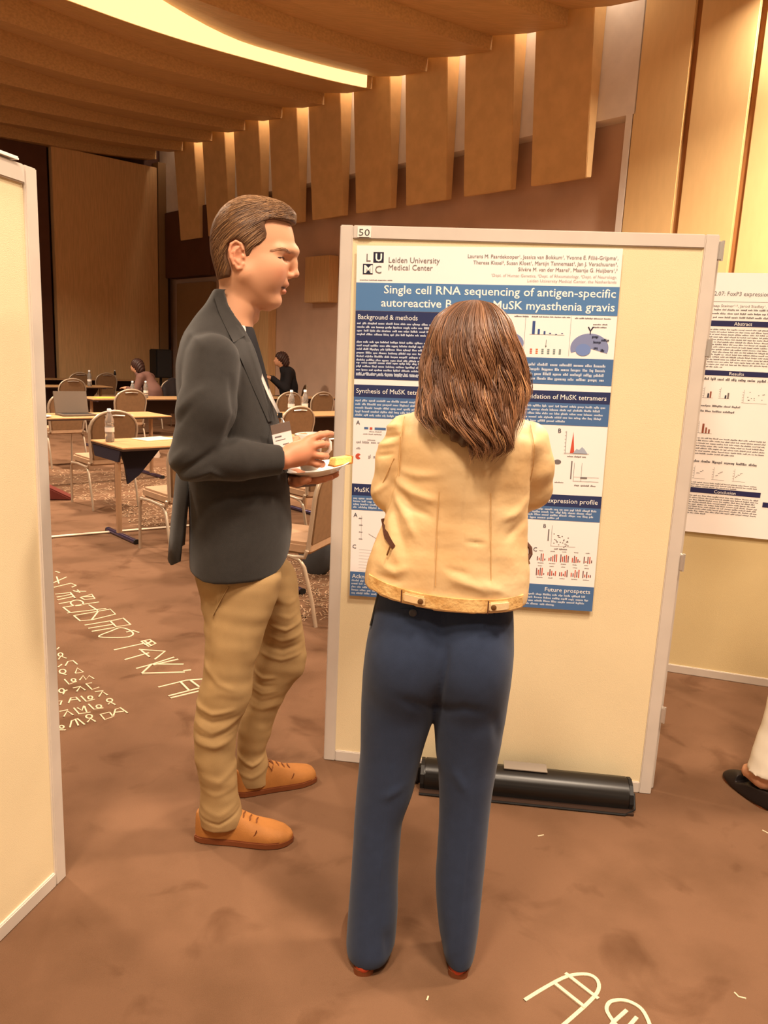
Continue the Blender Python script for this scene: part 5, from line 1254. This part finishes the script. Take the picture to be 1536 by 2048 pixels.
patch(Gw, [(x, hemz(x) + .006) for x in xs], [(x, hemz(x) + .034) for x in xs], .004, .008, n=30, m_=3).build('hem_band', m_leather2, jk, smooth=True)
for (xa, xb_, bx) in ((-.068, -.020, -.030), (.118, .162, .128)):
    pp = [xa, (xa + xb_) / 2, xb_]
    tb = patch(Gw, [(x, hemz(x) + .009) for x in pp], [(x, hemz(x) + .030) for x in pp], .0125, .008, n=8, m_=3).build('side_tab', m_leather, jk, bevel=.003)
    z = hemz(bx) + .0195; B().lathe([(.0058, 0), (.0062, .0015), (.003, .003), (.001, .003)], n=14, M=Matrix.Rotation(PI / 2, 3, 'X')).build('snap', m_brass, tb, smooth=True, loc=(bx, Gw.surf_y(bx, z) - .0128, z))
m_stitch = mat('stitch_tan', (204, 162, 106), rough=.6)
for P_ in ([(-.004, 1.215), (-.004, 1.15), (-.002, 1.08), (.0, 1.01)], [(.105, 1.218), (.110, 1.15), (.115, 1.08), (.121, 1.00)], [(-.090, 1.362), (-.095, 1.32), (-.097, 1.27), (-.094, 1.235)], [(.186, 1.358), (.194, 1.32), (.197, 1.27), (.195, 1.235)],
           [(-.108, 1.270), (-.122, 1.235), (-.134, 1.205), (-.138, 1.165), (-.130, 1.145)]):
    B().tube(drape(Gw, P_, .0012), .0009, 5).build('seam', m_stitch, jk, smooth=True)
for xq in (-.072, .116):
    B().tube(drape(Gw, [(xq, hemz(xq) + .005), (xq, hemz(xq) + .034)], .011), .0014, 5).build('tab_slit', m_zip, jk)
zp = patch(Gw, [(-.132, 1.126), (-.118, 1.098), (-.098, 1.080)], [(-.124, 1.131), (-.107, 1.106), (-.092, 1.088)], .008, .008, n=10, m_=2).build('zip_pocket', m_zip, jk)
B().tube([(-.103, Gw.surf_y(-.103, 1.082) - .011, 1.086), (-.106, Gw.surf_y(-.106, 1.078) - .013, 1.076), (-.109, Gw.surf_y(-.109, 1.07) - .012, 1.066)], .0022, 6).build('zip_pull', m_brass, zp)
zx = B(); zx.tube([(.198, .0, 1.094), (.2075, -.004, 1.084), (.209, -.008, 1.071), (.203, -.012, 1.060)], .0045, 6); zx.build('zip_pocket', m_zip, jk)
B().tube([(.203, -.016, 1.062), (.207, -.018, 1.050)], .002, 6).build('zip_pull', m_brass, jk)

# ---- trousers
Gp = Fld((-.24, -.16, -.003), (.27, .22, 1.06), .0045)
Gp.stack([(.020, -.166, -.058, -.020, .068), (.05, -.169, -.046, -.018, .073), (.12, -.168, -.045, -.010, .072), (.24, -.166, -.050, .0, .070), (.36, -.164, -.046, .01, .071), (.45, -.161, -.024, .015, .076), (.56, -.159, -.006, .02, .084), (.64, -.160, .012, .022, .092), (.74, -.159, .03, .024, .104), (.82, -.155, .05, .026, .110), (.88, -.147, .06, .028, .108), (.95, -.133, .06, .03, .098), (1.05, -.114, .06, .03, .088)], .012, p=2.2)
Gp.stack([(.024, .080, .150, -.005, .066), (.06, .070, .156, -.002, .071), (.12, .057, .160, .0, .071), (.25, .044, .162, .008, .070), (.40, .043, .166, .018, .072), (.50, .036, .172, .022, .078), (.57, .024, .177, .024, .085), (.66, .014, .186, .024, .096), (.75, .0, .192, .026, .105), (.82, -.02, .192, .026, .110), (.88, -.02, .188, .028, .108), (.95, -.02, .180, .03, .098), (1.05, -.02, .160, .03, .088)], .012, p=2.2)
for s in (-1, 1): Gp.ell((.020 + s * .075, -.045, .80), (.066, .050, .085), .06)
Gp.cone((.020, -.140, .70), (.022, -.150, .90), .014, .004, .06, sub=True)
V, Q = Gp.mesh(); V = relax(V, Q, 2, .5); N = np_normals(V, Q)
V = creases(V, N, [([(.02, .70), (.028, .80), (.036, .86)], .009, -.009), ([(-.10, .10), (-.09, .30), (-.075, .55)], .006, .0025), ([(.105, .08), (.108, .30), (.11, .55)], .006, .0025), ([(-.06, .74), (-.02, .72), (.01, .70)], .014, -.005), ([(.03, .70), (.08, .725), (.12, .72)], .014, -.005), ([(-.09, .47), (-.05, .50)], .012, .004), ([(.07, .55), (.10, .50)], .012, .004), ([(.15, .70), (.17, .62)], .012, -.004), ([(-.07, .12), (-.055, .04)], .012, -.006), ([(.09, .10), (.085, .04)], .010, .004)], side=-1)
V = wobble(V, N, .0015, 14, 8)
sl_ = np_obj('trousers', V, Q, m_slack, wom)
B().lathe([(.0085, 0), (.009, .002), (.006, .0035), (.001, .003)], n=14, M=Matrix.Rotation(PI / 2, 3, 'X')).build('button', mat('button_slate', (66, 68, 76), rough=.35), sl_, loc=(-.046, Gp.surf_y(-.046, .936) - .001, .936))
B().tube(drape(Gp, [(-.075, .940), (-.046, .945), (-.015, .943)], .001), .0016, 5).build('pocket_welt', m_slack, sl_)
B().box((.140, Gp.surf_y(.14, .945) - .002, .945), (.010, .005, .040)).build('belt_loop', m_slack, sl_)
B().tube(drape(Gp, [(-.128, .955), (-.135, .92), (-.143, .88)], .002), .003, 5).build('side_pocket', m_black, sl_)

# ---- shoes
for (x, yw, lab) in ((-.118, 8, 0), (.112, -6, 1)):
    t = empty('shoe', (x, -.078 if lab == 0 else -.056, 0), PI / 2 + math.radians(yw), parent=wom)
    Gq = Fld((-.03, -.06, -.003), (.27, .06, .09), .0035)
    Gq.stack([(.006, -.005, .235, 0, .036), (.02, -.01, .238, 0, .037), (.035, -.010, .215, 0, .034), (.048, -.004, .10, 0, .026)], .01, p=2.3)
    V, Q = Gq.mesh(); V = relax(V, Q, 2); np_obj('upper', V, Q, m_pump, t)
    B().rbox((.018, 0, .008), (.05, .05, .016), .018).build('heel', m_sole, t); B().rbox((.15, 0, .004), (.17, .066, .008), .03).build('sole', m_sole, t)

# ---- hair: a soft mass with many wavy locks over it
m_hairw = attr_mat('hair_chestnut', rough=.42, spec=.5)
HR = np.array([  # z, left x, right x, back y
    (1.619, .040, .062, .030), (1.612, .012, .088, -.005), (1.600, -.006, .104, -.028), (1.580, -.028, .120, -.052), (1.555, -.040, .133, -.070), (1.53, -.046, .144, -.082), (1.50, -.050, .156, -.090), (1.466, -.052, .166, -.096), (1.435, -.054, .170, -.102), (1.40, -.056, .164, -.112), (1.37, -.046, .158, -.122), (1.34, -.012, .152, -.128), (1.315, .020, .144, -.130), (1.29, .045, .11, -.128)])[::-1]
def HS(z, c): return float(np.interp(z, HR[:, 0], HR[:, c]))
Gm = Fld((-.1, -.16, 1.27), (.2, .17, 1.63), .005)
rows = []
for z in np.linspace(1.315, 1.612, 16):
    l, r_, bk = HS(z, 1) + .010, HS(z, 2) - .010, HS(z, 3) + .012; fr = bk + (.05 if z < 1.36 else .05 + (z - 1.36) * 1.6 if z < 1.43 else .165 if z < 1.56 else .165 * math.sqrt(max(.05, 1 - ((z - 1.56) / .06) ** 2)))
    rows.append((z, l, r_, (bk + fr) / 2, (fr - bk) / 2))
Gm.stack(rows, .0, p=2.3)
V, Q = Gm.mesh(); V = relax(V, Q, 2); N = np_normals(V, Q); V = V + N * (.003 * np.sin(V[:, 0] * 260 + 4 * np.sin(V[:, 2] * 30)))[:, None]
hw = np_obj('hair', V, Q, m_hairw, wom, np.tile(np.array(lin((74, 50, 36))), (len(V), 1)))
r5 = np.random.default_rng(21); HV = []; HF = []; HC = []
dark, mid_, lite = np.array(lin((74, 47, 32))), np.array(lin((128, 87, 57))), np.array(lin((176, 130, 88)))
nclump = 150
for ci in range(nclump):
    a0 = -1.75 + 3.5 * (ci + .5) / nclump + r5.normal(0, .03); phase = r5.uniform(0, 6.28); fq = r5.uniform(34, 56); amp = r5.uniform(.005, .0130); lay = r5.uniform(.94, 1.035)
    ca = math.cos(a0)
    zend = (1.298 + .02 * r5.random() if -.35 < math.sin(a0) < .75 else 1.345 + .03 * r5.random()) + (r5.random() < .25) * r5.uniform(0, .05)
    if math.sin(a0) < -.55: zend = r5.uniform(1.345, 1.39)
    if math.sin(a0) > .9: zend = r5.uniform(1.36, 1.42)
    flick = r5.uniform(-.012, .012) - (r5.uniform(.01, .045) if math.sin(a0) < -.5 else 0); base = dark + (mid_ - dark) * r5.random(); hi = r5.random() < .14
    for si in range(13):
        da = r5.normal(0, .030); dl = r5.normal(0, .016); ze = zend + r5.normal(0, .010); n = 26; P = []
        ztop = 1.619 - abs(r5.normal(0, .004)); bow = r5.normal(0, .6)
        for i in range(n):
            t = i / (n - 1); z = ztop - (ztop - ze) * (t ** 1.15); a = a0 + da * (0.6 + t) ; sa, c2 = math.sin(a), math.cos(a)
            l, r_, bk = HS(z, 1), HS(z, 2), HS(z, 3); rx = (r_ - l) / 2 * (lay + dl); cx = (l + r_) / 2
            dep = np.interp(z, [1.29, 1.37, 1.44, 1.52, 1.60, 1.62], [.03, .05, .085, .088, .055, .02])
            wv = amp * min(1, max(0, (1.565 - z) / .10)); env = max(0, (1.40 - z) / .1)
            x = cx + rx * sa + wv * math.sin(z * fq + phase + bow * .3) * (.55 + .45 * abs(c2)) + flick * env + bow * .002 * math.sin(t * 9)
            y = bk + dep * (1 - c2) * .98 - dl * .1 + wv * .7 * math.cos(z * fq + phase) - .004 * (lay - .95) * 10
            P.append((x, y, z))
        w0 = r5.uniform(.0008, .0016); k0 = len(HV); P = np.array(P); T = np.gradient(P, axis=0); T /= np.linalg.norm(T, axis=1, keepdims=True) + 1e-9
        out = np.stack([np.full(n, math.sin(a0)), np.full(n, -ca), np.full(n, .15)], 1); sd = np.cross(T, out); sd /= np.linalg.norm(sd, axis=1, keepdims=True) + 1e-9; nn = np.cross(sd, T)
        tt = np.linspace(0, 1, n); wd = w0 * np.clip(np.minimum(.35 + tt * 4, (1 - tt) * 7 + .12), 0, 1)
        c = lite * .75 + mid_ * .25 if (hi and si < 4) else base * r5.uniform(.8, 1.25)
        for i in range(n):
            HV += [P[i] + sd[i] * wd[i], P[i] + nn[i] * wd[i] * .8, P[i] - sd[i] * wd[i]]; cc = c * (1 + .25 * tt[i]); HC += [cc, cc, cc]
        for i in range(n - 1):
            q = k0 + i * 3
            for (u_, v_) in ((0, 1), (1, 2), (2, 0)): HF.append((q + u_, q + v_, q + 3 + v_, q + 3 + u_))
o = np_obj('hair_locks', np.array(HV), np.array(HF), m_hairw, hw, np.array(HC)); o['kind'] = 'stuff'
# ================================================================== other people
def skin_cols(n): return np.tile(SK, (n, 1))
def seated(name_label, loc, yaw, top, bottom, hair, lean=.12, scale=1.0, arms_up=.0, head_drop=.05):
    """seated figure, faces local +x; origin on the floor below the hips"""
    t = empty('person', loc, yaw, name_label, 'person'); t.scale = (scale,) * 3
    hx = lean * 1.5 + .05; G_ = Fld((-.25, -.33, .45), (.62, .33, 1.40), .011)
    G_.ell((hx + .05, 0, 1.205 - head_drop), (.092, .074, .115), .03); G_.ell((hx + .115, 0, 1.165 - head_drop), (.03, .03, .05), .03); G_.cone((hx + .148, 0, 1.20 - head_drop), (hx + .155, 0, 1.178 - head_drop), .008, .012, .01)
    G_.cone((hx, 0, 1.03), (hx + .03, 0, 1.13 - head_drop), .052, .048, .03)
    G_.chain([(0, 0, .52), (.02, 0, .75), (lean, 0, .95)], [.11, .11, .10], .05)
    for s in (-1, 1):
        G_.chain([(lean, s * .15, .96), (lean + .06, s * .22, .72), (lean + .27, s * .12, .78 + arms_up)], [.045, .037, .026], .02)
        hand_w = (lean + .27, s * .12, .78 + arms_up); kn = [(hand_w[0] + .075, hand_w[1] + s * (.026 - .018 * i), hand_w[2] + .004) for i in range(4)]
        hand(G_, hand_w, (hand_w[0] + .04, hand_w[1], hand_w[2]), kn, [[q, (q[0] + .035, q[1], q[2] - .004), (q[0] + .06, q[1], q[2] - .02)] for q in kn], [(hand_w[0] + .02, hand_w[1] - s * .02, hand_w[2]), (hand_w[0] + .05, hand_w[1] - s * .045, hand_w[2])], rp=.024)
    V, Q = G_.mesh(); np_obj('body', V, Q, m_skin, t, skin_cols(len(V)))
    G_ = Fld((-.28, -.36, .42), (.5, .36, 1.12), .011)
    G_.chain([(-.01, 0, .50), (.01, 0, .74), (lean - .01, 0, .95)], [.145, .140, .12], .06); G_.cone((lean, -.13, .97), (lean, .13, .97), .075, .075, .05); G_.cone((hx, 0, 1.02), (hx + .01, 0, 1.05), .066, .060, .03)
    for s in (-1, 1): G_.chain([(lean, s * .16, .965), (lean + .05, s * .235, .72), (lean + .25, s * .13, .775 + arms_up)], [.066, .056, .042], .03)
    V, Q = G_.mesh(); V = wobble(relax(V, Q, 2), np_normals(V, Q), .006, 14, 2); np_obj('top', V, Q, top, t)
    G_ = Fld((-.22, -.26, .06), (.62, .26, .66), .011)
    G_.cone((0, -.06, .54), (0, .06, .54), .13, .13, .05)
    for s in (-1, 1): G_.chain([(.02, s * .09, .52), (.42, s * .11, .50), (.44, s * .12, .10)], [.095, .070, .052], .04)
    V, Q = G_.mesh(); np_obj('trousers', V, Q, bottom, t)
    for s in (-1, 1):
        G_ = Fld((.34, s * .12 - .07, -.005), (.68, s * .12 + .07, .14), .008); G_.stack([(.004, .39, .64, s * .12, .045), (.05, .385, .63, s * .12, .042), (.085, .385, .53, s * .12, .036), (.12, .39, .49, s * .12, .032)], .0)
        V, Q = G_.mesh(); np_obj('shoe', V, Q, m_black, t)
    G_ = Fld((hx - .12, -.13, .95), (hx + .2, .13, 1.40), .008); G_.ell((hx + .03, 0, 1.235 - head_drop), (.108, .092, .105), .02); G_.ell((hx - .02, 0, 1.17 - head_drop), (.075, .085, .10), .03); G_.ell((hx + .135, 0, 1.16 - head_drop), (.075, .085, .085), .01, sub=True)
    V, Q = G_.mesh(); N = np_normals(V, Q); V = V + N * (.004 * np.sin(V[:, 0] * 160 + V[:, 2] * 90))[:, None]; np_obj('hair', V, Q, hair, t)
    return t
m_blk_cloth = mat('cloth_black', (26, 22, 24), rough=.9); m_hair_dk = mat('hair_dark', (58, 36, 30), rough=.5, var=.2, scale=40, stretch=(1, 1, .2)); m_pinkshirt = mat('shirt_dusty_brown', (118, 84, 74), rough=.85); m_jeans = mat('jeans_dark', (52, 56, 70), rough=.9)
px = seated('person in black bent over a glowing phone at a far table', (-1.88, 14.56, 0), math.radians(196), m_blk_cloth, m_blk_cloth, m_hair_dk, lean=.03, scale=1.15, arms_up=.10, head_drop=.035)
ph = empty('phone', tuple(px.matrix_basis @ Vector((.42, 0, .895))), math.radians(196), 'glowing phone in the hands of the person in black', 'phone')
m_screen = mat('phone_screen', (220, 232, 255), emit=(.75, .86, 1.0), estr=5)
Mr_ = Matrix.Rotation(math.radians(-62), 3, 'Y')
B().box((0, 0, 0), (.012, .085, .16), Mr_).build('case', m_black, ph, bevel=.002); B().box((-.0068, 0, .0055), (.002, .075, .145), Mr_).build('screen', m_screen, ph)
seated('person in a dusty brown top with head bent at a far table', (-3.95, 13.0, 0), math.radians(165), m_pinkshirt, m_jeans, m_hair_dk, lean=.14, scale=1.0, head_drop=.06)

# person at the right edge: only one foot and trouser hem reach into the frame
vis = empty('person', (1.63, 2.56, 0), math.radians(103), 'person in white trousers and black flat shoes, cut off by the right edge', 'person')
m_cream = mat('trousers_white', (232, 222, 204), rough=.85, var=.03, scale=20); m_flat = mat('shoe_black_flat', (30, 24, 24), rough=.45)
G_ = Fld((-.16, -.26, .06), (.34, .34, 1.72), .011)
G_.ell((.0, 0, 1.60), (.088, .074, .11), .03); G_.ell((.055, 0, 1.56), (.035, .035, .05), .03); G_.cone((.092, 0, 1.59), (.098, 0, 1.572), .008, .011, .01); G_.cone((-.02, 0, 1.40), (-.01, 0, 1.53), .052, .048, .03)
G_.chain([(-.02, 0, .95), (-.01, 0, 1.15), (-.02, 0, 1.34)], [.12, .10, .10], .05)
for s in (-1, 1):
    G_.chain([(-.02, s * .14, 1.36), (-.04, s * .185, 1.10), (.06, s * .17, .88)], [.045, .036, .025], .02)
    hw_ = (.06, s * .17, .88); kn = [(.075 + .012 * i, s * .172, .805 + .003 * i) for i in range(4)]
    hand(G_, hw_, (.078, s * .172, .84), kn, [[k_, (k_[0] + .006, k_[1], k_[2] - .035), (k_[0] - .002, k_[1] - s * .01, k_[2] - .06)] for k_ in kn], [(.095, s * .168, .855), (.115, s * .16, .825), (.118, s * .155, .80)], rp=.022)
    fy = .255 if s > 0 else -.087
    G_.chain([(0, s * .08, .9), (.0, (s * .08 + fy) / 2, .5), (-.01, fy, .10)], [.08, .06, .038], .03)
    G_.chain([(-.01, fy, .085), (.06, fy, .078)], [.036, .030], .02)
V, Q = G_.mesh(); np_obj('body', V, Q, m_skin, vis, skin_cols(len(V)))
G_ = Fld((-.2, -.28, .84), (.25, .28, 1.52), .011); G_.stack([(.86, -.13, .11, 0, .18), (1.05, -.12, .10, 0, .16), (1.25, -.13, .11, 0, .18), (1.36, -.12, .08, 0, .17), (1.42, -.09, .05, 0, .09), (1.46, -.07, .04, 0, .06)], .02)
for s in (-1, 1): G_.chain([(-.02, s * .155, 1.36), (-.04, s * .20, 1.10), (.05, s * .18, .91)], [.062, .050, .040], .03)
V, Q = G_.mesh(); np_obj('top', V, Q, m_blk_cloth, vis)
G_ = Fld((-.2, -.24, .08), (.2, .36, .98), .009); G_.stack([(.80, -.13, .12, 0, .17), (.96, -.12, .11, 0, .165)], .04)
for s in (-1, 1):
    dy = .167 if s > 0 else 0
    G_.stack([(.115, -.075, .052, s * .088 + dy, .056), (.3, -.08, .055, s * .088 + dy * .75, .062), (.5, -.09, .075, s * .088 + dy * .46, .075), (.85, -.12, .11, s * .085, .088)], .03)
V, Q = G_.mesh(); V = wobble(V, np_normals(V, Q), .003, 25, 4); np_obj('trousers', V, Q, m_cream, vis)
for s in (-1, 1):
    t = empty('shoe', (-.075, .255 if s > 0 else -.087, 0), math.radians(s * 4), parent=vis)
    Gq = Fld((-.03, -.06, -.004), (.29, .06, .085), .0035); Gq.stack([(.003, .0, .235, 0, .038), (.012, -.004, .243, 0, .041), (.035, -.006, .225, 0, .038), (.058, -.006, .18, 0, .033), (.068, -.004, .15, 0, .029)], .006, p=2.25)
    Gq.ell((.09, 0, .075), (.078, .033, .042), .006, sub=True); Gq.clip(lambda x, y, z: z - .012 - .05 * np.clip(1 - np.abs((x - .03) / .12), 0, 1) - .025 * (x > .15) - .02 + 0 * y, .006)
    V, Q = Gq.mesh(); V = relax(V, Q, 2); np_obj('upper', V, Q, m_flat, t); B().rbox((.12, 0, .004), (.22, .062, .008), .03).build('sole', m_sole, t)
G_ = Fld((-.16, -.14, 1.35), (.16, .14, 1.74), .008); G_.ell((-.02, 0, 1.625), (.105, .09, .105), .02); G_.ell((-.05, 0, 1.52), (.07, .09, .10), .03); G_.ell((.075, 0, 1.56), (.07, .08, .09), .01, sub=True)
V, Q = G_.mesh(); np_obj('hair', V, Q, m_hair_dk, vis)

# white trainers on the carpet under the laptop table
m_trainer = mat('trainer_white', (206, 184, 164), rough=.7)
for i, (pxl, pyl, yw, lab) in enumerate(((283, 922, 2.3, 'left one of two white trainers on the carpet under the hall table'), (314, 916, 1.9, 'right one of two white trainers on the carpet under the hall table'))):
    q = ray_floor(pxl, pyl); t = shoe(q[0], q[1], yw, None, L=.29, upper=m_trainer, sole=m_trainer, laces=False); t.name = 'trainer'; tag(t, lab, 'shoe', 'white trainers under the table')
